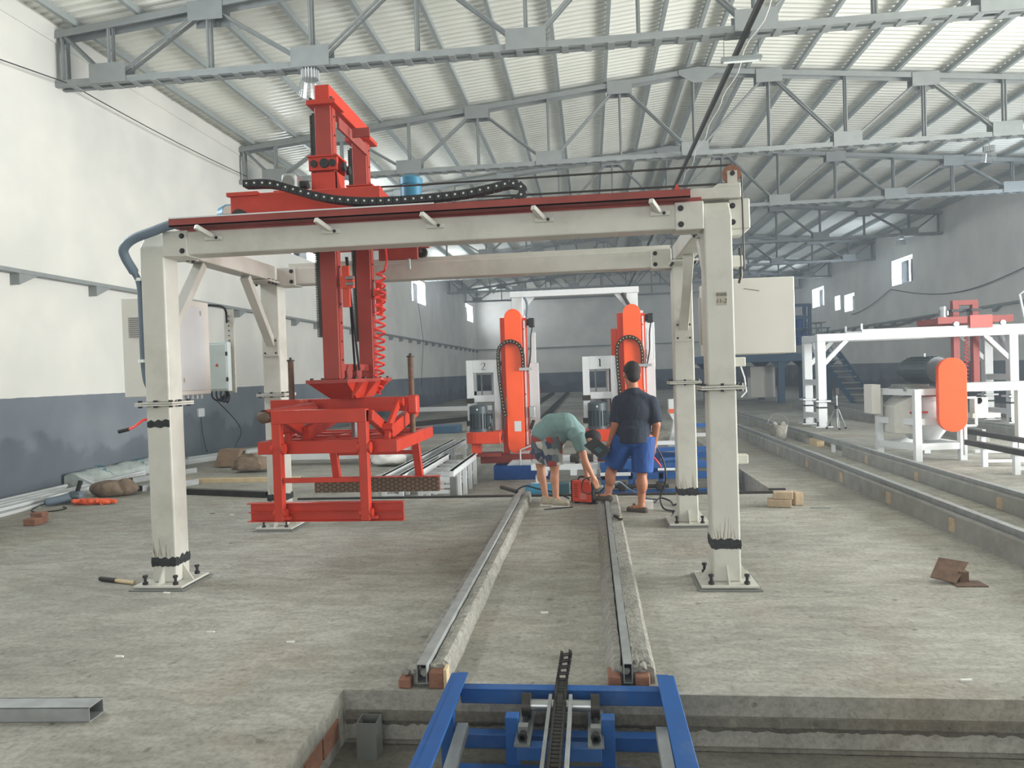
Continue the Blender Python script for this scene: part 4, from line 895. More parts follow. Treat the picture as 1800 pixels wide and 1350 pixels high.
MB().box(1.42, 1.62, 13.64, 13.65, .74, .82).out('coloured_band', 'orange_strap', t)
# steel angle along the near edge of the pit
MB().box(-3.9, P2X1, P2Y0-.02, P2Y0+.03, 0, .025).out('edge_angle', 'dark_steel', label='long dark steel angle along the near pit edge', cat='angle bar')

# ------------------------------------------------------------------ track kerbs in the middle
def kerb(name, label, xl, xr, tx0, tx1, y0, y1, ltop, rtop, brickside):
    t = thing(name, label, 'kerb', ((xl+xr)/2, (y0+y1)/2, 0), group='mortared track kerbs')
    b = MB(); n = 130; vs = []
    prof = [(xl, 0), (xl+.02, ltop*.5), (xl+.045, ltop), (tx0-.008, ltop+.005), (tx0, .025), (tx1, .025), (tx1+.008, rtop), (xr-.03, rtop+.004), (xr-.012, rtop-.01), (xr, 0)]
    k = len(prof)
    for i in range(n+1):
        y = y0+.03+(y1-y0-.03)*i/n; a = .006 if i > 2 else .014
        for j, (x, z) in enumerate(prof):
            q = Vector((x*30+j, y*7, j)); vs.append((x+(a*noise.noise(q) if j not in (4, 5) else 0)+(.018*noise.noise(Vector((j, y*2.1, 5))) if j in (0, 9) else 0), y, max(0, z+(a*1.4*noise.noise(q+Vector((9, 0, 0))) if j not in (0, 9) else 0))))
    b.add(vs, [(i*k+j, i*k+j+1, (i+1)*k+j+1, (i+1)*k+j) for i in range(n) for j in range(k-1)]+[tuple(range(k-1, -1, -1)), tuple(n*k+j for j in range(k))])
    b.out('mortar_bed', 'mortar', t)
    w = .004; rl = MB()
    for (x0, x1, z0, z1) in ((tx0, tx1, .126, .13), (tx0, tx1, .03, .034), (tx0, tx0+w, .034, .126), (tx1-w, tx1, .034, .126)): rl.box(x0, x1, y0-.04, y1, z0, z1)
    rl.out('steel_tube', 'tube_steel', t, label='square steel tube rail')
    for (x0, x1, h) in brickside: MB().box(x0, x1, y0-.03, y0+.09, 0, h).rough(.004, 25).out('brick', 'brick_red', t, bevel=.006)
    for i in range(9):
        lump = MB().ell((random.uniform(xl+.03, xr-.03), y0+random.uniform(-.01, .08), random.uniform(.06, .1)), (.022, .02, .018), 8, 6).rough(.012, 40)
        lump.out('mortar_lump', 'mortar', t)
    return t
kerb('track_kerb', 'left mortared kerb with a square steel tube rail in the middle of the floor', -1.03, -.775, -.925, -.873, 3.62, 9.0, .075, .1, ((-1.025, -.96, .05), (-.868, -.79, .085)))
MB().box(-.788, -.772, 3.585, 3.66, 0, .1).out('timber_strip', 'wood_pale', label='short pale timber strip at the near end of the left kerb', cat='timber')
kerb('track_kerb', 'right mortared kerb with a square steel tube rail in the middle of the floor', .03, .29, .119, .163, 3.66, 8.75, .085, .085, ((.04, .108, .06), (.175, .25, .06)))
# ------------------------------------------------------------------ blue chain conveyor in the near pit
t = thing('chain_conveyor', 'blue chain conveyor frame in the pit at the bottom of the picture', 'conveyor', (-.18, 2.9, -.27))
for x, s in ((-.71, -1), (.33, 1)):
    MB().box(x-.03, x+.03, 1.0, 3.56, .02, .1).out('side_rail', bl, t, bevel=.004)
    MB().box(x-.055*(s > 0)-.0*1, x+.055*(s < 0), 1.0, 3.56, .094, .102).out('rail_flange', bl, t)
    for y in (1.2, 2.2, 3.3):
        MB().box(x-.03, x+.03, y-.03, y+.03, -.27, .02).out('leg', bl, t)
for z, y in ((.02, 3.5), (-.16, 3.42), (-.2, 3.18), (-.05, 2.0)): MB().box(-.68, .3, y-.03, y+.03, z-.035, z+.035).out('cross_bar', bl, t, bevel=.004)
MB().box(-.68, .3, 3.47, 3.53, .05, .058).out('cross_flange', bl, t)
for x in (-.4, .03): MB().box(x-.03, x+.03, 3.2, 3.26, -.2, .05).out('upright', bl, t, bevel=.003)
MB().box(-.37, 0.0, 3.1, 3.16, -.09, -.03).out('shaft_beam', bl, t, bevel=.003)
for x in (-.345, -.025):
    MB().box(x-.035, x+.035, 3.1, 3.45, -.03, -.018).out('bearing_plate', 'zinc', t)
    MB().box(x-.022, x+.022, 3.16, 3.2, -.018, .03).out('adjuster_block', 'zinc', t)
    MB().cyl((x, 3.12, .0), (x, 3.3, .0), .012, n=8).cyl((x, 3.12, 0), (x, 3.14, 0), .022, n=6).out('adjuster_screw', 'bolt_black', t)
    MB().cyl((x-.02, 3.36, .035), (x+.02, 3.36, .035), .052, n=20).out('bearing', 'dark_steel', t, smooth=True)
MB().cyl((-.34, 3.36, .035), (-.03, 3.36, .035), .026, n=16).out('head_shaft', 'zinc', t, smooth=True)
for x in (-.235, -.14): MB().box(x-.008, x+.008, 1.2, 3.42, .02, .062).out('chain_guide', 'tube_steel', t)
cl = unit('chain_link', 'dark_steel', lambda m: m.box(-.026, -.018, -.019, .019, -.012, .012).box(.018, .026, -.019, .019, -.012, .012).cyl((-.03, 0, 0), (.03, 0, 0), .009, n=8))
for k in range(44): put('chain_link', cl, (-.1875, 2.2+k*.0315, .058), t)
for k in range(5): put('chain_link', cl, (-.1875+.006*k, 3.585+.004*k, .06+.03*k), t, rot=(PI/2, 0, .1*k))
MB().cyl((-.2, 3.36, .035), (-.175, 3.36, .035), .05, n=18).out('sprocket', 'dark_steel', t, smooth=True)
for x in (-.58, .22): MB().cyl((x-.02, 3.0, -.24), (x+.02, 3.0, -.24), .05, n=18).out('roller_wheel', 'white_plain', t, smooth=True)
MB().box(-.62, -.5, 2.9, 3.1, -.27, -.2).out('wheel_bracket', 'dark_steel', t)
for x, s in ((-.64, 1), (.27, -1)): MB().bar((x, 2.3, -.12), (x+.0*s, 3.3, -.05), .05, .05).out('diagonal_bar', 'tube_steel', t)
# post stub in the pit corner, brick rubble
t = MB()
for (x0, x1, y0, y1) in ((-1.19, -1.09, 3.4, 3.404), (-1.19, -1.09, 3.496, 3.5), (-1.19, -1.186, 3.404, 3.496), (-1.094, -1.09, 3.404, 3.496)): t.box(x0, x1, y0, y1, -.27, -.09)
t.out('tube_stub', 'channel_steel', label='hollow square steel tube stub standing in the near pit corner', cat='tube')
for k, lb in enumerate(('red brick in the left pit side, nearest to the camera', 'second red brick in the left pit side from the camera', 'third red brick in the left pit side, next to the corner one', 'red brick in the left pit side, closest to the pit corner')): MB().box(-1.315, -1.3, 2.6+k*.22, 2.8+k*.22, -.2, -.1).rough(.006, 20).out('pit_brick', 'brick_red', label=lb, cat='brick', group='bricks in the side of the near pit')

# ------------------------------------------------------------------ right side: concrete track kerbs with steel rails
def long_kerb(label, x0, x1, y0, y1, h, bricks, gap=None):
    t = thing('track_kerb', label, 'kerb', ((x0+x1)/2, (y0+y1)/2, 0), group='long concrete track kerbs on the right')
    segs = [(y0, y1)] if not gap else [(y0, gap[0]), (gap[1], y1)]
    for a, c in segs:
        b = MB(); n = int((c-a)/.12); vs = []; prof = [(x0, 0), (x0+.01, h-.02), (x0+.03, h), (x0+.1, h-.035), (x1-.06, h-.035), (x1, h-.05), (x1+.02, 0)]; k = len(prof)
        for i in range(n+1):
            y = a+(c-a)*i/n
            for j, (x, z) in enumerate(prof): vs.append((x+.008*noise.noise(Vector((j, y*2, 3))), y, z+(.006*noise.noise(Vector((j, y*3, 7))) if z else 0)))
        b.add(vs, [(i*k+j, i*k+j+1, (i+1)*k+j+1, (i+1)*k+j) for i in range(n) for j in range(k-1)]+[tuple(range(k-1, -1, -1)), tuple(n*k+j for j in range(k))])
        b.out('concrete_bed', 'curb_concrete', t)
    MB().box(x0+.1, x0+.165, y0, y1, h-.06, h+.03).out('steel_rail', 'tube_steel', t, label='flat steel rail')
    for y in bricks: MB().box(x0-.006, x0+.03, y-.05, y+.05, .03, h-.05).rough(.004, 20).out('brick', 'brick_tan', t, label='pale brick end')
    return t
long_kerb('nearest long concrete kerb with a steel rail on the right floor', 3.2, 3.42, 3.6, 19.0, .2, (6.9, 8.3, 9.8, 11.3, 13.0), None)
long_kerb('second long concrete kerb from the gantry, beyond the shallow rail trench', 4.13, 4.35, 3.6, 22.0, .2, (7.9, 9.8, 11.5), (12.6, 14.6))
MB().box(3.46, 4.1, 3.58, 18.8, .0, .03).out('track_bed', 'floor_concrete', label='flat concrete bed between the two right kerbs', cat='track bed')
for i, (x, y0, lb) in enumerate(((7.2, 14.5, 'third long concrete kerb, behind the white orange-guarded machine'), (8.15, 14.5, 'fourth long concrete kerb, behind the white orange-guarded machine'),
                         (10.62, 18, 'far right pale kerb next to the one by the right wall'), (11.6, 18, 'farthest right pale kerb, close to the right wall'))):
    long_kerb(lb, x, x+.22, y0, 27, .2, ())
for i, (x, y0, lb) in enumerate(((-2.6, 18.5, 'leftmost dark floor rail running to the far wall between the saw machines'), (-1.6, 18.5, 'second dark floor rail from the left towards the far wall'), (.6, 18.5, 'third dark floor rail from the left towards the far wall'),
                                 (1.6, 18.5, 'rightmost dark floor rail running to the far wall between the saw machines'))):
    MB().box(x-.1, x+.1, y0, 50, 0, .1).box(x-.03, x+.03, y0, 50, .1, .16).out('floor_rail', 'dark_steel', label=lb, cat='rail', group='dark rails on the far floor')
MB().cyl((-3.4, 45, 0), (-3.4, 45, .5), .25, .32, n=16).out('red_bucket', 'red_paint', label='small red bucket standing far back near the far wall', cat='bucket', smooth=True)

# ------------------------------------------------------------------ second white gantry on the right
t = thing('gantry_frame', 'smaller bright white gantry in the right background', 'gantry', (7.9, 19, 0))
wq = 'white_plain'; GX2 = (5.62, 10.02)
for X in GX2:
    for Y in (18.5, 19.6):
        MB().box(X-.2, X+.2, Y-.2, Y+.2, 0, .03).out('base_plate', wq, t)
        for a in (-.14, .14): put('anchor_bolt', ANCHOR, (X+a, Y-.14, .03), t, scale=(1.4, 1.4, 1.4))
        MB().box(X-.1, X+.1, Y-.1, Y+.1, .03, .62).out('lower_column', wq, t)
        fl = MB().box(X-.17, X+.17, Y-.17, Y+.17, .62, .66).out('flange', wq, t)
        for a in (-.13, .13): put('bolt', NUT, (X+a, Y-.13, .64), fl, scale=(1.6, 1.6, 1.6))
        MB().box(X-.103, X+.103, Y-.103, Y+.103, .46, .5).out('weld_seam', 'burn', t)
        MB().box(X-.1, X+.1, Y-.1, Y+.1, .66, 2.1).out('upper_column', wq, t, bevel=.01)
        s = 1 if X < 8 else -1
        MB().bar((X+s*.08, Y, 1.55), (X+s*.62, Y, 2.12), .1, .12, up=(0, 1, 0)).out('knee_brace', wq, t)
        if Y < 19: MB().bar((X, Y+.08, 1.55), (X, Y+.5, 2.12), .1, .1, up=(1, 0, 0)).out('knee_brace', wq, t)
    MB().box(X-.07, X+.07, 18.6, 19.5, .2, .32).out('tie_bar', wq, t)
    MB().box(X-.07, X+.07, 18.6, 19.5, 1.02, 1.16).out('tie_bar', wq, t)
    MB().box(X-.1, X+.1, 18.6, 19.5, 2.1, 2.26).out('end_beam', wq, t)
for Y in (18.5, 19.6):
    MB().box(5.52, 12.6, Y-.1, Y+.1, 2.1, 2.28).out('long_beam', wq, t, bevel=.008)
    MB().box(6.6, 11.6, Y-.03, Y+.03, 2.28, 2.36).out('running_rail', wq, t)
    for x in (6.6, 11.6): MB().box(x-.02, x+.02, Y-.03, Y+.03, 2.36, 2.5).out('rail_stop', wq, t)
t = thing('lifting_trolley', 'dull red twin-mast trolley on the smaller right gantry', 'trolley', (9.2, 19.05, 2.36))
R2 = 'mast_red'
MB().box(8.35, 10.05, 18.46, 18.54, 2.42, 2.58).out('side_frame', R2, t); MB().box(8.35, 10.05, 19.5, 19.6, 2.42, 2.58).out('side_frame', R2, t)
for x in (8.4, 9.2, 10.0): MB().box(x-.05, x+.05, 18.54, 19.5, 2.44, 2.56).out('cross_member', R2, t)
MB().box(9.05, 9.55, 18.4, 18.46, 2.3, 2.6).out('front_plate', 'red_paint', t)
for x in (8.75, 9.8): MB().cyl((x, 18.42, 2.4), (x, 18.5, 2.4), .06, n=16).out('wheel', 'zinc', t, smooth=True)
for y in (18.75, 19.3):
    pass
for x in (8.95, 9.4):
    m = MB().box(x-.07, x+.07, 18.85, 19.0, .75, 2.9).out('mast', R2, t)
    MB().box(x-.12, x+.12, 18.8, 19.05, 2.72, 2.78).out('roller_collar', 'bolt_black', t)
MB().box(8.88, 9.47, 18.86, 18.99, 2.88, 3.0).out('cap_beam', R2, t)
motor(t, 8.6, 18.75, 2.58, 2.86, .09, 'zinc', 'drive_motor')
hp = [(9.17+.04*math.cos(i*.8)+.03*(1-i/120), 18.9+.04*math.sin(i*.8), 2.2-1.4*i/120) for i in range(121)]
MB().tube(hp, .012, 6).out('spiral_hose', 'hose_red', t, smooth=True)
MB().tube(smooth_path([(8.3, 18.5, 2.62), (7.9, 18.5, 2.55), (7.4, 18.5, 2.42), (6.9, 18.5, 2.4)], 5), .035, 8).out('cable_chain', 'black_plastic', t, smooth=True)
MB().tube([(10.35, 18.5, 2.3), (10.22, 18.5, 3.05), (10.3, 18.5, 3.12), (11.6, 18.5, 3.2)], .03, 8).out('white_pipe', 'white_plain', label='bent white pipe at the right picture edge above the smaller gantry', cat='pipe', smooth=True)

# ------------------------------------------------------------------ white machine with the orange belt guard
t = thing('mixing_machine', 'white steel machine with a big orange pill-shaped belt guard and dark motor', 'machine', (5.3, 12.4, 0))
for x, y in ((4.72, 12.55), (5.02, 11.85), (5.72, 11.95), (5.6, 12.9)): MB().box(x-.05, x+.05, y-.05, y+.05, 0, 1.12 if y > 11.9 and x < 5.5 or x == 5.02 else .85).out('leg', wq, t, bevel=.004)
for p, q in (((4.72, 12.55), (5.02, 11.85)), ((5.02, 11.85), (5.72, 11.95)), ((5.72, 11.95), (5.6, 12.9)), ((5.6, 12.9), (4.72, 12.55))):
    for z in (.23, .62, 1.08): 
        if z > 1 and p[0] > 5.1 and p != (5.6, 12.9): continue
        MB().bar((*p, z), (*q, z), .07, .1).out('frame_bar', wq, t)
MB().add([(4.78, 12.1, .42), (5.0, 11.98, .42), (5.0, 12.6, .42), (4.78, 12.6, .42), (4.78, 12.1, .85), (5.08, 11.98, 1.05), (5.08, 12.7, 1.05), (4.78, 12.6, .85)], [(0, 1, 2, 3), (4, 5, 6, 7), (0, 1, 5, 4), (1, 2, 6, 5), (2, 3, 7, 6), (3, 0, 4, 7)]).out('side_hopper', 'white_paint', t, bevel=.01)
MB().cyl((5.35, 12.4, .5), (5.35, 12.4, 1.03), .36, n=28).cyl((5.35, 12.4, .93), (5.35, 12.4, .97), .38, n=28).cyl((5.35, 12.4, .3), (5.35, 12.4, .5), .22, .36, n=28).out('drum', wq, t, smooth=True)
for z in (.62, .72, .86): MB().cyl((5.12, 12.08, z), (5.1, 12.05, z), .022, n=10).out('bolt', 'bolt_black', t)
MB().box(4.98, 5.25, 12.0, 12.03, .74, .77).out('lever', 'red_paint', t)
MB().box(4.9, 5.35, 11.98, 12.6, 1.1, 1.16).box(4.9, 5.3, 12.05, 12.5, 1.16, 1.2).out('motor_plate', 'channel_steel', t)
MB().box(5.05, 5.4, 11.98, 12.2, 1.0, 1.1).out('plate_bracket', 'oxide_red', t)
gd = MB(); pill(gd, 0, .195, .47, 1.6, -.065, .065, 14)
a = -.12
gd.v = [(5.47+x*math.cos(a)-y*math.sin(a), 11.72+x*math.sin(a)+y*math.cos(a), z) for x, y, z in gd.v]
gd.out('belt_guard', 'orange_paint', t, bevel=.004)
mm = MB().cyl((5.35, 11.86, 1.42), (5.22, 12.5, 1.42), .2, n=24).cyl((5.22, 12.5, 1.42), (5.19, 12.64, 1.42), .2, .16, n=24).out('motor', 'motor_black', t, smooth=True, label='large dark electric motor lying on top')
fb = MB()
for i in range(22):
    aa = 2*PI*i/22; o = Vector((math.cos(aa)*.205*.98, 0, math.sin(aa)*.205)); fb.bar(Vector((5.34, 11.9, 1.42))+o, Vector((5.23, 12.48, 1.42))+o, .008, .02, up=(math.cos(aa), 0, math.sin(aa)))
fb.out('cooling_fins', 'motor_black', mm, kind='stuff')
MB().cyl((5.3, 12.2, 1.6), (5.3, 12.2, 1.68), .014, n=8).out('lifting_eye', 'zinc', mm, smooth=True)
MB().box(5.66, 5.7, 11.75, 11.8, .1, 1.35).out('end_post', wq, t)
fr = MB()
for p, q in (((5.72, 11.8, .98), (5.86, 11.8, .98)), ((5.86, 11.8, .98), (5.86, 11.8, .55)), ((5.86, 11.8, .55), (5.72, 11.8, .55))): fr.bar(p, q, .03, .03)
fr.out('handle_frame', wq, t)
pn = MB().box(4.56, 4.7, 12.4, 12.75, .72, 1.2).out('control_panel', 'cabinet_paint', t, bevel=.006)
# bright beam behind with faint print
t = thing('white_beam', 'bright white steel beam with faint print right of the orange belt guard', 'beam', (6.5, 12.6, 0))
MB().box(5.75, 8.6, 12.55, 12.68, 1.04, 1.17).out('beam_box', wq, t, bevel=.004)
MB().box(5.75, 8.6, 12.53, 12.7, 1.17, 1.185).out('beam_cap', 'tube_steel', t)
for x in (6.95, 8.4): MB().box(x-.07, x+.07, 12.56, 12.67, 0, 1.04).out('beam_leg', 'white_paint', t)
text('lettering', 'Kg.', (6.2, 12.549, 1.1), .07, 'green_print', t); text('lettering', 'm', (6.42, 12.549, 1.105), .09, 'green_print', t)
MB().box(6.5, 6.95, 13.2, 13.5, .55, .63).cyl((6.6, 13.2, .85), (6.6, 13.35, .85), .06, n=14).box(6.55, 6.75, 13.2, 13.4, .63, .9).out('gear_unit', 'white_paint', t)
# dark-railed white stand in front
t = thing('roller_table', 'white stand with two dark rails, right of the orange-guarded machine', 'conveyor', (6.0, 10.8, 0))
for x, ye in ((5.66, 11.68), (6.5, 13.6)):
    MB().box(x-.04, x+.04, 9.2, ye, .27, .35).out('dark_rail', 'dark_steel', t)
    for y in [v for v in (9.6, 10.4, 11.2, 12.0, 12.9) if v < ye]: MB().box(x-.035, x+.035, y-.035, y+.035, 0, .27).out('leg', wq, t)
for y in (9.6, 10.4, 11.2):
    MB().box(5.66, 6.5, y-.03, y+.03, .2, .26).out('cross_bar', wq, t); MB().box(5.66, 6.5, y-.02, y+.02, .06, .1).out('cross_bar', wq, t)
for y in (10.0, 11.5): MB().box(5.66, 6.5, y-.05, y+.05, .17, .21).out('deck_plate', wq, t)
MB().box(6.7, 8.7, 8.9, 9.9, 0, .06).out('plank', 'floor_concrete', label='flat grey slab lying at the right picture edge beside the dark-railed stand', cat='slab')
# concrete block and timber inside the gap of the second kerb
MB().box(4.45, 5.5, 13.4, 14.6, 0, .1).out('plinth', 'curb_concrete', label='low blue-grey concrete plinth behind the second kerb', cat='plinth', bevel=.01)
MB().box(4.16, 4.3, 14.05, 14.5, 0, .14).out('timber_block', 'wood_pale', label='pale timber block propping the second rail', cat='timber', bevel=.005)
MB().box(4.2, 4.26, 13.3, 13.36, 0, .14).out('rail_prop', 'white_plain', label='short white prop under the second rail', cat='prop')
# tripod laser level
t = thing('tripod', 'small black and silver tripod with a level beside the white gantry foot', 'tripod', (5.75, 17.8, 0))
for k in range(3):
    a = 2*PI*k/3+.4; MB().tube([(5.75+.02*math.cos(a), 17.8+.02*math.sin(a), .52), (5.75+.24*math.cos(a), 17.8+.24*math.sin(a), .02)], .016, 8).out('leg', 'zinc', t, smooth=True)
    MB().ell((5.75+.24*math.cos(a), 17.8+.24*math.sin(a), .025), (.03, .03, .025), 10, 6).out('rubber_foot', 'rubber', t, smooth=True)
MB().cyl((5.75, 17.8, .05), (5.75, 17.8, .8), .022, n=10).out('centre_column', 'zinc', t, smooth=True)
MB().cyl((5.75, 17.8, .48), (5.75, 17.8, .56), .05, n=12).out('hub', 'black_plastic', t, smooth=True)
MB().box(5.7, 5.8, 17.75, 17.85, .8, .98).out('laser_level', 'black_plastic', t, bevel=.015, seg=2)
MB().cyl((5.6, 17.8, .6), (5.75, 17.8, .6), .01, n=8).out('pan_handle', 'black_plastic', t)
# bucket of rubble with wire handle
t = thing('rubble_bucket', 'pale cement-crusted bucket with a wire handle standing on the track bed', 'bucket', (3.75, 15.2, .03))
MB().cyl((3.75, 15.2, .03), (3.75, 15.2, .36), .14, .19, n=18, caps=False).cyl((3.75, 15.2, .03), (3.75, 15.2, .05), .14, n=18).rough(.02, 9).out('pail', 'mortar', t, smooth=True)
MB().tube([(3.75+.2*math.cos(PI*i/14), 15.2, .34+.24*math.sin(PI*i/14)) for i in range(15)], .007, 6).out('handle', 'zinc', t, smooth=True)
for k in range(9): MB().ell((3.75+random.uniform(-.12, .12), 15.2+random.uniform(-.12, .12), .33+random.uniform(-.02, .05)), (.06, .05, .045), 9, 6).rough(.02, 20).out('rubble', 'mortar', t)
# ------------------------------------------------------------------ steel platform, stairs and tank frame far right
t = thing('steel_platform', 'dark blue-grey steel platform on posts in the far right background', 'platform', (8, 30, 0))
sb = 'steel_blue'
MB().box(4.5, 9.6, 29.9, 34, 1.68, 1.98).out('deck', sb, t)
for x in (5.2, 7.6, 9.4):
    for y in (30.1, 33.6): MB().box(x-.12, x+.12, y-.12, y+.12, 0, 1.68).prism([(x-.4, 1.68), (x+.4, 1.68), (x+.12, 1.4), (x-.12, 1.4)], 'y', y-.05, y+.05).out('post', sb, t)
for x in (6.2, 7.0, 7.8, 8.6, 9.4): MB().box(x-.025, x+.025, 29.92, 29.97, 1.98, 2.95).out('railing_post', sb, t)
for z in (2.3, 2.65, 2.95): MB().box(6.2, 9.5, 29.92, 29.97, z-.02, z+.02).out('railing_bar', sb, t)
MB().box(6.6, 7.6, 31, 31.6, .2, 1.5).out('machine_box', 'cabinet_paint', t, bevel=.02)
tk = thing('tank_frame', 'blue steel tower frame holding a tank above the far platform', 'tower', (8.4, 30.5, 1.98))
for x in (8.1, 8.8):
    for y in (30.2, 30.9): MB().box(x-.06, x+.06, y-.06, y+.06, 1.98, 3.95).out('upright', sb, tk)
for z in (2.9, 3.4, 3.9): MB().box(8.1, 8.8, 30.15, 30.25, z-.06, z+.06).out('cross_bar', sb, tk)
MB().cyl((8.45, 30.55, 2.3), (8.45, 30.55, 3.5), .22, n=18).out('tank', 'frame_blue', tk, smooth=True)
sc_ = thing('scaffold', 'thin grey scaffold with a small deck on the far platform', 'scaffold', (9.2, 31.5, 1.98))
for x in (8.95, 9.55):
    for y in (31.2, 31.9): MB().tube([(x, y, 1.98), (x, y, 3.3 if x < 9.2 else 3.25)], .022, 6).out('pole', 'truss_grey', sc_)
MB().box(8.9, 9.75, 31.15, 31.95, 3.22, 3.27).out('deck', 'channel_steel', sc_)
for p, q in (((8.95, 31.2, 2.0), (9.55, 31.2, 3.2)), ((9.55, 31.2, 2.0), (8.95, 31.2, 3.2))): MB().tube([p, q], .018, 6).out('brace', 'truss_grey', sc_)
st = thing('steel_stairs', 'dark steel stair flight leaning down from the far right platform', 'stairs', (9.7, 29, 0))
for x in (9.0, 9.75):
    MB().bar((x, 29.9, 1.98), (x+.85, 28.5, 0), .05, .22).out('stringer', sb, st)
for k in range(9):
    u = (k+.5)/9; MB().box(9.03+.85*u, 9.72+.85*u, 29.9-1.4*u-.14, 29.9-1.4*u+.14, 1.98*(1-u)-.02, 1.98*(1-u)+.02).out('tread', 'truss_grey', st)
for x in (9.0,): MB().tube([(x, 29.9, 2.9), (x+.85, 28.5, .95)], .02, 6).out('handrail', sb, st)
# far dark doorway-like cabinet by the right wall
t = thing('wall_cabinet', 'dark cabinet standing by the right wall behind the stairs', 'cabinet', (12.4, 28, 0))
MB().box(12.2, 12.9, 27.6, 28.4, 0, 1.25).out('cabinet_body', 'wall_paint_dark', t, bevel=.01); MB().box(12.3, 12.36, 27.58, 27.6, .95, 1.2).out('white_notice', 'paper', t)

# ------------------------------------------------------------------ people
def organic(b, name, m, parent, vox=.008, it=4, label=None):
    o = b.out(name, m, parent, label=label)
    r = o.modifiers.new('remesh', 'REMESH'); r.mode = 'VOXEL'; r.voxel_size = vox; r.use_smooth_shade = True
    s = o.modifiers.new('smooth', 'SMOOTH'); s.factor = .5; s.iterations = it
    return o
def hand(b, wrist, d, side, curl, s=1.0):
    """palm, four unequal bent fingers and a thumb; d: pointing direction, side: thumb side"""
    d = Vector(d).normalized(); side = (Vector(side)-d*Vector(side).dot(d)).normalized(); nrm = d.cross(side)
    w = Vector(wrist); c = w+d*.045*s
    b.cap(w, w+d*.03*s, .026*s, .03*s)
    for k in (-1, 0, 1): b.cap(w+d*.02*s+side*.02*k*s, w+d*.085*s+side*.024*k*s, .017*s, .015*s)
    for k, l in zip((1.5, .5, -.5, -1.5), (.068, .078, .072, .055)):
        p = w+d*.088*s+side*.0175*k*s; dr = d.copy(); ax = side
        for j, f in enumerate((.45, .32, .23)):
            dr = (dr+nrm*curl*(.5+.35*j)).normalized(); q = p+dr*l*f*1.15*s; b.cap(p, q, .0098*s, .0088*s, 8); p = q
    p = w+d*.03*s+side*.028*s; q = p+(d*.5+side*.7+nrm*curl*.3).normalized()*.035*s; b.cap(p, q, .0135*s, .011*s, 8)
    q2 = q+(d*.9+side*.15+nrm*curl*.6).normalized()*.03*s; b.cap(q, q2, .011*s, .0095*s, 8)
def head(b, c, fwd, up, s=1.0):
    fwd = Vector(fwd).normalized(); up = (Vector(up)-fwd*Vector(up).dot(fwd)).normalized(); rt = fwd.cross(up); c = Vector(c)
    M = Matrix((rt, fwd, up)).transposed()
    P = lambda x, y, z: c+(rt*x+fwd*y+up*z)*s
    b.ell(P(0, -.01, .02), (.076*s, .095*s, .098*s), 18, 12, M)          # skull
    b.ell(P(0, .022, -.045), (.058*s, .066*s, .068*s), 16, 10, M)        # jaw
    b.ell(P(0, .07, -.085), (.026*s, .022*s, .02*s), 10, 8, M)          # chin
    b.cap(P(0, .086, .015), P(0, .106, -.02), .008*s, .014*s, 8)         # nose
    b.ell(P(0, .084, -.052), (.024*s, .012*s, .01*s), 10, 8, M)         # lips
    b.ell(P(0, .078, .03), (.05*s, .014*s, .012*s), 10, 8, M)           # brow
    for k in (-1, 1):
        b.ell(P(.079*k, -.01, -.005), (.012*s, .022*s, .034*s), 10, 8, M)
        b.ell(P(.03*k, .082, .012), (.014*s, .01*s, .008*s), 8, 6, M)
    return P, M
def eyes(P, M, parent, s=1.0):
    for k in (-1, 1): MB().ell(P(.03*k, .0885, .014), (.011*s, .006*s, .006*s), 10, 6, M).out('eye', 'ink', parent, smooth=True)
# --- the man standing with his back to the camera
t = thing('person', 'man standing in navy T-shirt and blue shorts, one foot on the kerb', 'person', (.42, 8.15, 0))
b = MB(); Y = 8.15
b.ell((.47, Y+.01, 1.1), (.165, .105, .2), 20, 12); b.ell((.46, Y, .9), (.155, .11, .18), 20, 12)
b.cap((.33, Y, 1.235), (.63, Y, 1.22), .055, .055); b.cap((.47, Y+.015, 1.3), (.455, Y+.03, 1.44), .068, .064)
for x in (.36, .57): b.cap((.465, Y+.015, 1.345), (x, Y, 1.265), .045, .05)
P1, M1 = head(b, (.455, Y+.045, 1.525), (-.3, .92, -.22), (0, .2, 1), 1.14)
# left arm down and forward holding the case; right arm hanging
b.cap((.315, Y, 1.215), (.262, Y-.03, .98), .055, .05); b.cap((.262, Y-.03, .98), (.2, Y+.03, .8), .05, .031)
hand(b, (.2, Y+.03, .795), (-.45, .15, -.85), (.2, -1, 0), .45)
b.cap((.65, Y, 1.205), (.705, Y-.04, .97), .055, .05); b.cap((.705, Y-.04, .97), (.68, Y+.03, .74), .05, .031)
hand(b, (.68, Y+.03, .735), (-.1, .1, -1), (-.3, 1, 0), -.35)
# legs
b.cap((.35, Y, .8), (.22, Y+.1, .5), .095, .066); b.cap((.22, Y+.1, .5), (.16, Y+.04, .22), .06, .042)
b.ell((.185, Y+.04, .38), (.062, .066, .11), 12, 8); b.cap((.16, Y+.05, .2), (.15, Y+.03, .175), .042, .04)
b.cap((.15, Y+.02, .172), (.06, Y+.1, .16), .036, .026); b.cap((.06, Y+.1, .16), (.025, Y+.13, .157), .032, .02)
b.cap((.58, Y, .8), (.535, Y-.02, .46), .1, .07); b.cap((.535, Y-.02, .46), (.52, Y-.02, .1), .062, .04)
b.ell((.53, Y-.04, .32), (.066, .068, .12), 12, 8); b.cap((.52, Y-.02, .1), (.52, Y-.03, .06), .04, .04)
b.cap((.52, Y-.03, .055), (.44, Y-.0, .045), .036, .028); b.cap((.44, Y, .045), (.4, Y+.015, .042), .034, .02)
body = organic(b, 'body', 'skin_tan', t, .0075, 4)
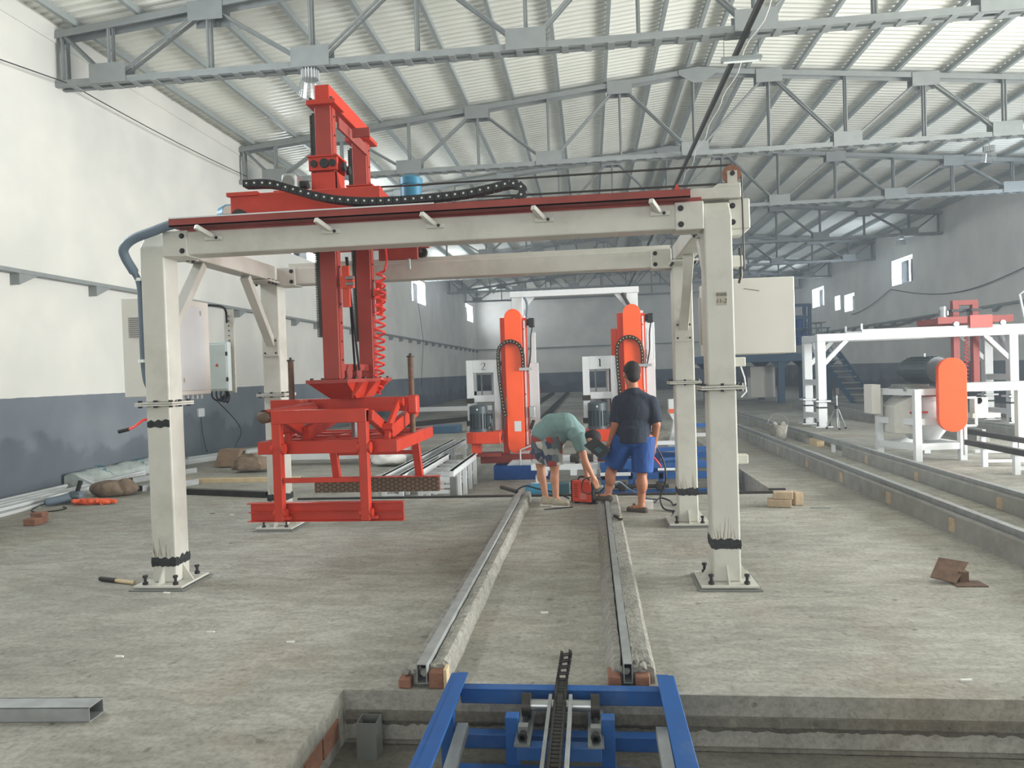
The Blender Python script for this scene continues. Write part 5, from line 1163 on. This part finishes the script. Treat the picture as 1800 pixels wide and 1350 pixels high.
def haircap(P, M, parent, s):
    b = MB(); b.ell(P(0, -.02, .036), (.083*s, .1*s, .099*s), 20, 14, M); b.ell(P(0, -.055, -.02), (.068*s, .058*s, .07*s), 16, 10, M)
    organic(b, 'hair', 'hair', parent, .007, 3)
haircap(P1, M1, t, 1.14); eyes(P1, M1, t)
b = MB(); b.ell((.47, Y+.01, 1.1), (.21, .16, .23), 22, 14); b.ell((.46, Y, .92), (.195, .165, .22), 22, 14); b.cap((.33, Y, 1.21), (.62, Y, 1.195), .09, .09)
for x in (.35, .59): b.cap((.465, Y+.012, 1.315), (x, Y, 1.235), .082, .086)
b.cyl((.465, Y+.012, 1.3), (.458, Y+.022, 1.372), .1, .082, n=18)
for (p0, p1) in (((.312, Y, 1.22), (.262, Y-.028, 1.0)), ((.655, Y, 1.205), (.705, Y-.035, .985))): b.ell(p0, (.09, .088, .088), 16, 10); b.cyl(p0, p1, .088, .082, n=16)
b.cyl((.455, Y, .95), (.452, Y, .775), .185, .19, n=24)
organic(b, 'shirt', 'shirt_navy', t, .01, 9, label='navy short-sleeved T-shirt')
b = MB(); b.ell((.455, Y, .82), (.185, .16, .12), 20, 12); b.cyl((.37, Y, .84), (.225, Y+.095, .5), .13, .11, n=18); b.cyl((.56, Y, .84), (.54, Y-.01, .44), .135, .12, n=18)
organic(b, 'shorts', 'shorts_blue', t, .01, 6, label='bright blue sports shorts')
for (x0, y0, z0, x1, y1, z1) in ((.17, Y-.01, .15, .02, Y+.14, .138), (.55, Y-.06, .018, .39, Y+.03, .018)):
    MB().cap((x0, y0, z0), (x1, y1, z1), .04, .036).out('sandal', 'sandal', t, smooth=True)
    MB().tube([(x1*.7+x0*.3-.03, y1*.7+y0*.3-.03, z1), (x1*.7+x0*.3, y1*.7+y0*.3, z1+.06), (x1*.7+x0*.3+.03, y1*.7+y0*.3+.04, z1)], .016, 8).out('strap', 'sandal', t, smooth=True)
# --- dark case he carries
c = thing('welding_mask', 'dark hand-held welding mask carried low by the standing man', 'welding mask', (.07, 8.08, .6))
q = [(-.1, .76), (.03, .85), (.2, .7), (.08, .6)]
MB().prism(q, 'y', 8.05, 8.075).add([(-.1, 8.05, .76), (.03, 8.05, .85), (.2, 8.05, .7), (.08, 8.05, .6), (-.08, 8.17, .755), (.03, 8.17, .83), (.18, 8.17, .7), (.08, 8.17, .62)], [(0, 1, 5, 4), (1, 2, 6, 5), (2, 3, 7, 6), (3, 0, 4, 7)]).out('shell', 'black_plastic', c)
MB().prism([(-.0, .715), (.06, .76), (.125, .705), (.065, .655)], 'y', 8.042, 8.05).out('window_frame', 'rubber', c)
MB().prism([(.01, .713), (.058, .748), (.112, .705), (.066, .667)], 'y', 8.04, 8.043).out('viewing_glass', 'teal_dark', c)
# --- the man bending over the welder
t = thing('person', 'man bending over in sage green T-shirt and patterned shorts, reaching down', 'person', (-.5, 8.6, 0))
b = MB(); Y = 8.6
b.cap((-.57, Y, .8), (-.5, Y, .92), .14, .14); b.cap((-.5, Y, .92), (-.33, Y, .95), .15, .15); b.cap((-.33, Y, .95), (-.18, Y, .85), .14, .1)
b.cap((-.17, Y-.13, .83), (-.17, Y+.13, .83), .065, .065)
b.cap((-.16, Y, .84), (-.075, Y, .79), .06, .055)
P2, M2 = head(b, (-.025, Y+.0, .765), (.25, .0, -.97), (.97, 0, .25), 1.0)
b.cap((-.16, Y-.15, .8), (-.1, Y-.13, .55), .055, .045); b.cap((-.1, Y-.13, .55), (-.015, Y-.1, .36), .043, .028)
hand(b, (-.012, Y-.1, .352), (.35, .1, -.9), (-.9, -.2, -.2), .35)
b.cap((-.16, Y+.15, .8), (-.12, Y+.17, .55), .055, .045); b.cap((-.12, Y+.17, .55), (-.08, Y+.12, .36), .043, .028)
hand(b, (-.08, Y+.12, .352), (.2, -.1, -.95), (.9, 0, .1), .4)
b.cap((-.62, Y+.03, .78), (-.63, Y+.06, .46), .085, .058); b.cap((-.63, Y+.06, .46), (-.58, Y+.03, .1), .054, .036); b.ell((-.63, Y+.07, .35), (.052, .055, .1), 12, 8)
b.cap((-.48, Y-.05, .78), (-.455, Y-.07, .46), .085, .06); b.cap((-.455, Y-.07, .46), (-.45, Y-.07, .1), .056, .037); b.ell((-.46, Y-.075, .33), (.055, .056, .1), 12, 8)
b.cap((-.58, Y+.03, .1), (-.53, Y, .05), .036, .03); b.cap((-.45, Y-.07, .1), (-.4, Y-.08, .05), .037, .03)
organic(b, 'body', 'skin', t, .0075, 3)
haircap(P2, M2, t, 1.0); eyes(P2, M2, t)
b = MB(); b.cap((-.55, Y, .84), (-.47, Y, .93), .165, .165); b.cap((-.47, Y, .93), (-.32, Y, .94), .165, .165); b.cap((-.32, Y, .94), (-.19, Y, .855), .16, .12)
b.cyl((-.58, Y, .79), (-.52, Y, .9), .17, .16, n=20); b.cap((-.2, Y-.12, .84), (-.2, Y+.12, .84), .09, .09)
b.cyl((-.18, Y-.145, .85), (-.125, Y-.145, .66), .09, .075, n=16); b.cyl((-.18, Y+.145, .85), (-.14, Y+.16, .66), .09, .075, n=16); b.cyl((-.17, Y, .84), (-.11, Y, .81), .1, .07, n=16)
b.cap((-.42, Y-.02, .82), (-.4, Y-.03, .68), .13, .05)
organic(b, 'shirt', 'shirt_sage', t, .01, 12, label='sage green T-shirt')
b = MB(); b.cap((-.57, Y, .8), (-.52, Y, .76), .155, .16); b.cyl((-.6, Y+.04, .82), (-.635, Y+.06, .5), .13, .105, n=18); b.cyl((-.49, Y-.05, .82), (-.455, Y-.07, .48), .135, .11, n=18)
organic(b, 'shorts', 'shorts_print', t, .01, 5, label='grey shorts with red, white and blue print')
for (x, y) in ((-.555, Y-.0), (-.42, Y-.085)):
    s = MB().cap((x-.04, y+.01, .045), (x+.1, y-.03, .04), .045, .036); s.ell((x-.04, y+.01, .07), (.045, .042, .05), 12, 8); s.v = [(a, b_, max(.006, c_)) for a, b_, c_ in s.v]
    so = organic(s, 'shoe', 'shoe', t, .009, 3)
    MB().box(x-.085, x+.13, y-.06, y+.04, .0, .012).out('sole', 'paper', so, bevel=.005)
# --- welding machine
c = thing('welding_machine', 'small red welding machine with dark front panel between the two men', 'welding machine', (-.12, 8.72, 0))
def tilt(b, a=-.42, cx=-.12, cy=8.72):
    b.v = [(cx+(x-cx)*math.cos(a)-(y-cy)*math.sin(a), cy+(x-cx)*math.sin(a)+(y-cy)*math.cos(a), z) for x, y, z in b.v]; return b
tilt(MB().box(-.25, .01, 8.65, 8.81, .02, .27)).out('casing', 'welder_red', c, bevel=.012, seg=2)
tilt(MB().box(.005, .035, 8.645, 8.815, .02, .275)).out('front_panel', 'black_plastic', c, bevel=.01)
tilt(MB().box(-.265, -.245, 8.645, 8.815, .015, .275)).out('rear_panel', 'black_plastic', c, bevel=.008)
for dx in (-.2, -.03): tilt(MB().box(dx-.02, dx+.02, 8.65, 8.81, 0, .02)).out('foot', 'rubber', c)
tilt(MB().tube([(-.2, 8.73, .27), (-.18, 8.73, .31), (-.08, 8.73, .315), (-.05, 8.73, .27)], .012, 8)).out('handle', 'black_plastic', c, smooth=True)
for k in range(7): tilt(MB().box(-.22, -.17, 8.647, 8.65, .08+.024*k, .087+.024*k)).out('vent_slot', 'rubber', c)
for k in range(4): tilt(MB().box(-.14, -.06, 8.647, 8.65, .06+.018*k, .064+.018*k)).out('print_line', 'paper', c)
tilt(MB().cyl((.034, 8.7, .2), (.05, 8.7, .2), .022, n=14)).out('knob', 'zinc', c, smooth=True)
for y in (8.69, 8.77): tilt(MB().cyl((.034, y, .09), (.06, y, .09), .018, n=12)).out('socket', 'zinc', c, smooth=True)
MB().tube(smooth_path([(.0, 8.66, .1), (.12, 8.6, .2), (.08, 8.55, .3), (-.02, 8.55, .33), (-.12, 8.55, .3), (-.14, 8.56, .18), (-.06, 8.57, .13), (.0, 8.6, .2), (.02, 8.63, .32)], 6), .007, 6).out('welding_cable', 'rubber', label='dark cable looped round the red welding machine', cat='cable', smooth=True)
MB().tube(smooth_path([(.05, 8.7, .1), (.15, 8.65, .2), (.3, 8.9, .22), (.42, 9.0, .12), (.62, 8.9, .02), (.75, 8.85, .01)], 6), .009, 6).out('welding_cable', 'hose_grey', label='grey cable sagging from the welder behind the standing man', cat='cable', smooth=True)
MB().tube(smooth_path([(.7, 8.2, .72), (.78, 8.2, .55), (.8, 8.2, .35), (.74, 8.25, .15), (.76, 8.2, .03), (.84, 8.1, .012), (.95, 8.05, .012), (1.02, 8.2, .012), (.95, 8.4, .03), (.9, 8.45, .01), (.88, 8.6, .03), (.78, 8.7, .05), (.7, 8.6, .012)], 7), .01, 6).out('welding_cable', 'rubber', label='black cable hanging from the right hand and curling on the floor', cat='cable', smooth=True)
MB().tube(smooth_path([(-.3, 8.75, .05), (-.5, 8.8, .12), (-.7, 8.9, .15), (-.85, 9.0, .17), (-1.0, 9.3, .06), (-1.05, 9.6, -.1)], 6), .01, 6).out('welding_cable', 'rubber', label='dark cable running from the welder over the left kerb end', cat='cable', smooth=True)
MB().box(.55, .66, 8.28, 8.36, 0, .09).rough(.01, 15).out('paper_box', 'paper', label='small white carton behind the standing man heel', cat='carton')

# ------------------------------------------------------------------ things lying on the floor
def tube_on_floor(name, label, p, q, w, h, m, cat, hollow=True, group=None):
    """an open-ended rectangular tube lying between p and q"""
    p = Vector(p); q = Vector(q); d = (q-p).normalized(); r = Vector((d.y, -d.x, 0)); t = .004; b = MB()
    z = Vector((0, 0, 1))
    for o, ww, hh in ((z*(h-t/2), w, t), (z*(t/2), w, t), (r*(w/2-t/2)+z*h/2, t, h), (-r*(w/2-t/2)+z*h/2, t, h)): b.bar(p+o, q+o, ww, hh)
    return b.out(name, m, label=label, cat=cat, group=group)
tube_on_floor('steel_channel', 'long grey steel tube lying at the lower left picture edge', (-3.6, 3.17, 0), (-2.42, 3.23, 0), .11, .07, 'tube_steel', 'tube')
tube_on_floor('steel_tube', 'dark square tube lying on the floor left of the rear column', (-6.35, 9.95, 0), (-4.42, 9.42, 0), .1, .08, 'dark_steel', 'tube')
MB().box(-6.6, -4.6, 10.85, 11.0, 0, .06).out('timber_plank', 'wood_pale', label='long pale timber plank with plaster marks lying left of the gripper', cat='plank')
# hammer
t = thing('hammer', 'hammer with a wooden handle lying left of the front left base plate', 'hammer', (-3.87, 5.44, 0))
MB().tube([(-3.66, 5.38, .02), (-3.86, 5.44, .022)], .015, 8).out('handle', 'wood_pale', t, smooth=True)
MB().tube([(-3.86, 5.44, .022), (-4.03, 5.49, .022)], .02, 8).out('hammer_head', 'dark_steel', t, smooth=True)
# bricks on the right
for i, (x, y, z, w, d, h, rz, lb) in enumerate(((2.05, 8.33, 0, .25, .12, .09, -.25, 'tan brick at the bottom of the small stack on the right floor'), (2.09, 8.33, .09, .2, .12, .085, -.2, 'broken tan brick on top of the small stack on the right floor'), (2.27, 8.42, 0, .1, .1, .15, .2, 'upright tan brick piece beside the small brick stack'))):
    b = MB().box(-w/2, w/2, -d/2, d/2, 0, h)
    b.v = [(x+u*math.cos(rz)-v*math.sin(rz), y+u*math.sin(rz)+v*math.cos(rz), z+k) for u, v, k in b.v]
    b.rough(.01, 9); b.v = [(u, v, max(k, z+.0005)) for u, v, k in b.v]; b.out('brick', 'brick_tan', label=lb, cat='brick', bevel=.008, seg=2, group='tan bricks on the right floor')
MB().box(2.36, 2.56, 8.2, 8.24, 0, .008).out('metal_strip', 'zinc', label='thin bright metal strip on the floor beside the tan bricks', cat='metal strip')
MB().box(2.2, 2.4, 9.42, 9.47, 0, .02).out('dark_offcut', 'dark_steel', label='dark flat steel offcut lying near the pit edge behind the bricks', cat='offcut')
MB().box(2.28, 2.5, 9.05, 9.13, 0, .02).rough(.006, 12).out('dark_offcut', 'dark_steel', label='dark crooked strip lying on the floor just behind the bricks', cat='offcut')
# rusty wedge
t = thing('steel_wedge', 'rusty bent steel bracket lying alone on the right floor', 'bracket', (2.55, 5.5, 0))
MB().add([(2.36, 5.42, .04), (2.5, 5.36, .015), (2.66, 5.5, .12), (2.5, 5.6, .13), (2.36, 5.42, .048), (2.5, 5.36, .023), (2.66, 5.5, .128), (2.5, 5.6, .138)], [(0, 1, 2, 3), (4, 5, 6, 7), (0, 1, 5, 4), (1, 2, 6, 5), (2, 3, 7, 6), (3, 0, 4, 7)]).out('bent_plate', 'rust', t)
MB().box(2.5, 2.7, 5.32, 5.46, 0, .008).out('base_plate', 'rust', t); MB().box(2.56, 2.62, 5.42, 5.48, .008, .08).out('prop', 'rust', t)
# white profiles along the left wall, each its own
for i in range(13):
    x0 = -7.34-.064*i; z = .045*((i*2) % 3 == 1); y0 = 7.4+.23*((i*3) % 5); y1 = (11.0+.3*((i*7) % 4)) if i < 6 else 10.1+.1*(i % 4)
    p = Vector((x0, y0, z)); q = Vector((x0-.04*(y1-y0), y1, z))
    lb = ['nearest white plastic profile of the bundle along the left wall', 'second white profile of the wall bundle, lying low', 'third white profile of the wall bundle, lying on others', 'fourth white profile of the wall bundle from the room side', 'fifth white profile of the wall bundle from the room side', 'sixth white profile, in the middle of the wall bundle', 'seventh white profile, in the middle of the wall bundle', 'eighth white profile of the bundle, nearer to the wall', 'ninth white profile of the bundle, nearer to the wall', 'tenth white profile of the bundle, near the left wall', 'eleventh white profile of the bundle, near the left wall', 'white profile lying second closest to the left wall', 'white profile lying right against the left wall'][i]
    MB().bar(p+Vector((0, 0, .02)), q+Vector((0, 0, .02)), .05, .04).out('plastic_profile', 'white_plain', label=lb, cat='profile', group='white profiles along the left wall')
MB().bar((-7.75, 10.2, .2), (-7.35, 10.0, .12), .04, .04).out('plastic_profile', 'white_plain', label='short white profile lying crosswise on the wall bundle', cat='profile')
t = thing('wrapped_profiles', 'plastic-wrapped bundle of profiles with blue print by the left wall', 'bundle', (-7.85, 11.8, 0))
b = MB(); vs = []; n = 40
for i in range(n+1):
    y = 10.5+2.2*i/n
    for x, z in ((-8.26, 0), (-8.25, .2), (-8.15, .24), (-8.05, .22), (-7.93, .14), (-7.9, 0)): vs.append((x+.03*noise.noise(Vector((x*5, y*3, 0))), y, max(0, z+.03*noise.noise(Vector((x*6, y*4, 5))))))
b.add(vs, [(i*6+j, i*6+j+1, i*6+j+7, i*6+j+6) for i in range(n) for j in range(5)]+[(5, 4, 3, 2, 1, 0), tuple(n*6+j for j in range(6))]); b.out('plastic_sleeve', 'plastic_wrap', t, smooth=True)
text('lettering', 'KAZ', (-7.985, 11.1, .2), .2, 'cyan_print', t, rot=(0, .6, PI/2)); text('lettering', 'KAS', (-7.985, 12.1, .2), .2, 'cyan_print', t, rot=(0, .6, PI/2))
for i, (p, q, w, h, z, lb) in enumerate((((-6.72, 10.1, 0), (-6.5, 10.6, 0), .12, .09, 0, 'grey tube end nearest the room, beside the brown sack'), ((-6.5, 10.15, 0), (-6.2, 10.75, 0), .12, .09, 0, 'grey tube with a dark end, second in the pile behind the left column'), ((-7.0, 10.3, .1), (-6.6, 11.4, .1), .1, .08, .1, 'grey tube lying on top of the pile behind the left column'))):
    tube_on_floor('grey_tube', lb, p, q, w, h, 'tube_steel', 'tube', group='grey tubes behind the left column')
t = thing('angle_grinder', 'dark blue angle grinder standing by the white profiles at the left', 'grinder', (-7.08, 9.15, 0))
MB().cap((-7.28, 8.95, .06), (-7.03, 9.2, .09), .05, .075).out('grinder_body', 'hose_grey', t, smooth=True); MB().tube([(-7.05, 9.2, .12), (-7.00, 9.22, .3)], .028, 10).out('side_handle', 'rubber', t, smooth=True)
MB().ell((-7.07, 9.18, .1), (.1, .1, .07), 14, 8).out('wheel_guard', 'motor_black', t, smooth=True)
MB().tube(smooth_path([(-7.28, 8.95, .05), (-7.30, 8.7, .012), (-7.08, 8.5, .008), (-6.88, 8.6, .008), (-6.86, 8.75, .008), (-6.98, 8.85, .008)], 6), .008, 6).out('cord', 'rubber', t, smooth=True)
b = MB(); b.ell((-6.95, 9.75, .1), (.3, .2, .13), 18, 12).ell((-6.75, 9.8, .12), (.16, .17, .12), 14, 10).rough(.05, 5); b.v = [(x, y, max(0, z)) for x, y, z in b.v]
b.out('brown_sack', 'cloth_brown', label='slumped brown sack between the white profiles and grey tubes', cat='sack', smooth=True)
b = MB(); pts = [(-6.95+.02*i+.1*math.sin(i*1.7), 9.05+.05*math.sin(i*2.3), .02+.035*abs(math.sin(i*.8))) for i in range(24)]
b.tube(smooth_path(pts, 3), .03, 8); b.v = [(x, y, max(.0, z)) for x, y, z in b.v]; b.out('orange_strap', 'orange_strap', label='crumpled orange lifting strap in front of the brown sack', cat='strap', smooth=True)
for i, (x, y, w, h, z, lb) in enumerate(((-6.5, 7.75, .16, .08, 0, 'pale red brick lying alone at the left picture edge, in front of the profiles'),)):
    MB().box(x-w/2, x+w/2, y-.06, y+.06, 0, h).rough(.006, 12).out('brick', 'brick_red', label=lb, cat='brick', bevel=.008)
MB().box(-6.62, -6.46, 7.85, 7.95, 0, .12).rough(.006, 12).out('brick', 'brick_red', label='second pale red brick just behind the lone one at the left edge', cat='brick', bevel=.008)
# white beams with sacks behind the left columns
for i, (x0, x1, y, lb) in enumerate(((-8.0, -7.4, 15.0, 'white steel channel lying by the left wall behind the blue bottle'), (-7.85, -7.25, 14.6, 'nearer white steel channel lying by the left wall'))):
    MB().bar((x0-.1, y-1.3, .05), (x1+.1, y+.9, .05), .14, .1).out('white_channel', 'white_plain', label=lb, cat='channel')
MB().cyl((-7.95, 13.0, 0), (-7.95, 13.0, .26), .13, n=16).ell((-7.95, 13.0, .26), (.13, .13, .05), 16, 8).out('blue_can', 'motor_blue', label='small blue can at the end of the white channels by the left wall', cat='can', smooth=True)
t = thing('white_girder', 'long white girder on blocks behind the red gripper', 'girder', (-4.6, 12.9, 0))
MB().box(-6.4, -3.35, 12.85, 13.1, .1, .3).out('girder_body', 'white_plain', t, bevel=.005); 
for x in (-6.1, -3.5): MB().box(x-.07, x+.07, 12.88, 13.07, 0, .1).out('block', 'white_plain', t)
def heap(name, label, c, r, m, cat, amp=.07, sc=4, seed=0):
    b = MB().ell(c, r, 26, 16); b.v = [(x, y, z) for x, y, z in b.v]; b.rough(amp, sc).rough(amp*.4, sc*3)
    b.v = [(x, y, max(c[2]-r[2]*.35, z)) for x, y, z in b.v]
    return b.out(name, m, label=label, cat=cat, smooth=True)
heap('crumpled_sacking', 'long heap of brown wrapping on the white girder behind the gripper', (-4.3, 12.95, .36), (.95, .2, .18), 'cloth_brown', 'sacking', .1, 3)
b = MB().box(-6.95, -6.55, 12.7, 13.0, .02, .34); b.v = [(x+.35*(z-.1), y, z) for x, y, z in b.v]; b.rough(.03, 4)
b.out('torn_carton', 'cardboard', label='tilted torn brown carton at the left end of the white girder', cat='carton')
heap('crumpled_bag', 'crumpled pale brown paper bag lying in front of the torn carton', (-5.95, 12.1, .12), (.32, .22, .2), 'cloth_brown', 'bag', .08, 5)
heap('crumpled_bag', 'pale folded plastic sheet draped at the right end of the white girder', (-3.62, 12.55, .1), (.3, .18, .14), 'paper', 'sheet', .06, 5)
MB().bar((-3.62, 9.6, .05), (-3.0, 11.2, .12), .04, .04).out('white_rod', 'white_plain', label='thin white rod lying slanted behind the red gripper', cat='rod')
MB().box(-6.5, -4.6, 19.0, 19.2, 0, .06).bar((-6.2, 21, .08), (-3.0, 26, .08), .15, .15).out('steel_stock', 'dark_steel', label='dark steel stock lying on the far floor behind the gripper', cat='steel stock')
MB().box(-4.3, -3.6, 19.2, 19.9, 0, .2).out('blue_crate', 'steel_blue', label='low blue crate on the far floor left of machine 2', cat='crate', bevel=.01)
MB().box(-7.6, -3.2, 27, 27.3, .2, .36).box(-7.4, -7.2, 27, 27.3, 0, .2).box(-3.6, -3.4, 27, 27.3, 0, .2).out('white_bench', 'white_plain', label='long low white bench far back by the left wall', cat='bench')
# pieces of scrap by the men
MB().bar((-1.25, 9.75, P2Z+.34), (-.9, 9.25, .03), .05, .04).out('dark_offcut', 'dark_steel', label='dark bar resting on the far end of the left kerb', cat='bar')
MB().tube([(-.58, 8.3, .006), (-.25, 8.42, .008)], .006, 6).out('welding_rod', 'dark_steel', label='thin dark rod lying on the floor in front of the bending man', cat='rod')
t = thing('tape_measure', 'small yellow and black tape lying on the right kerb', 'tape', (.22, 7.4, .09))
MB().bar((.2, 7.45, .1), (.26, 7.25, .1), .03, .02).out('black_grip', 'black_plastic', t); MB().ell((.25, 7.3, .105), (.018, .025, .012), 10, 6).out('yellow_case', 'brass_pin', t, smooth=True)
for i, (x, y, lb) in enumerate(((-3.26, 5.17, 'white paper scrap in front of the front left base plate'), (-2.46, 4.36, 'cigarette butt on the floor below the gripper, left of the left kerb'), (-1.86, 4.2, 'cigarette butt on the floor nearest the left kerb'), (-2.8, 3.95, 'white scrap on the bare floor at the lower left'), (1.8, 3.77, 'white scrap on the floor near the pit edge at the lower right'), (-4.6, 8.3, 'small dark chip on the floor behind the left front column'), (-4.3, 8.2, 'small pale chip on the floor behind the left front column'), (-.35, 4.75, 'white scrap on the floor between the two kerbs'))):
    b = MB().box(x-.025, x+.025, y-.006, y+.006, 0, .009); b.rough(.003, 60); b.v = [(u, v, max(0, w)) for u, v, w in b.v]
    b.out('floor_scrap', 'paper' if 'dark' not in lb else 'rust', label=lb, cat='scrap', group='scraps on the floor')
t = thing('wall_socket', 'white wall socket with a hanging cord low on the left wall', 'socket', (WL, 14.6, .95))
MB().box(WL, WL+.06, 14.5, 14.72, .86, 1.04).out('socket_box', 'white_plain', t, bevel=.01); MB().tube(smooth_path([(WL+.03, 14.6, .86), (WL+.05, 14.62, .5), (WL+.1, 14.62, .2), (WL+.12, 14.66, .1)], 6), .008, 6).out('cord', 'rubber', t, smooth=True)
MB().tube([(WL+.01, 34.9, 5.15), (WL+.19, 34.95, 3.3), (WL+.01, 34.9, 1.0)], .012, 6).out('wall_wire', 'bolt_black', label='thin wire hanging straight down from a left wall window', cat='wire')
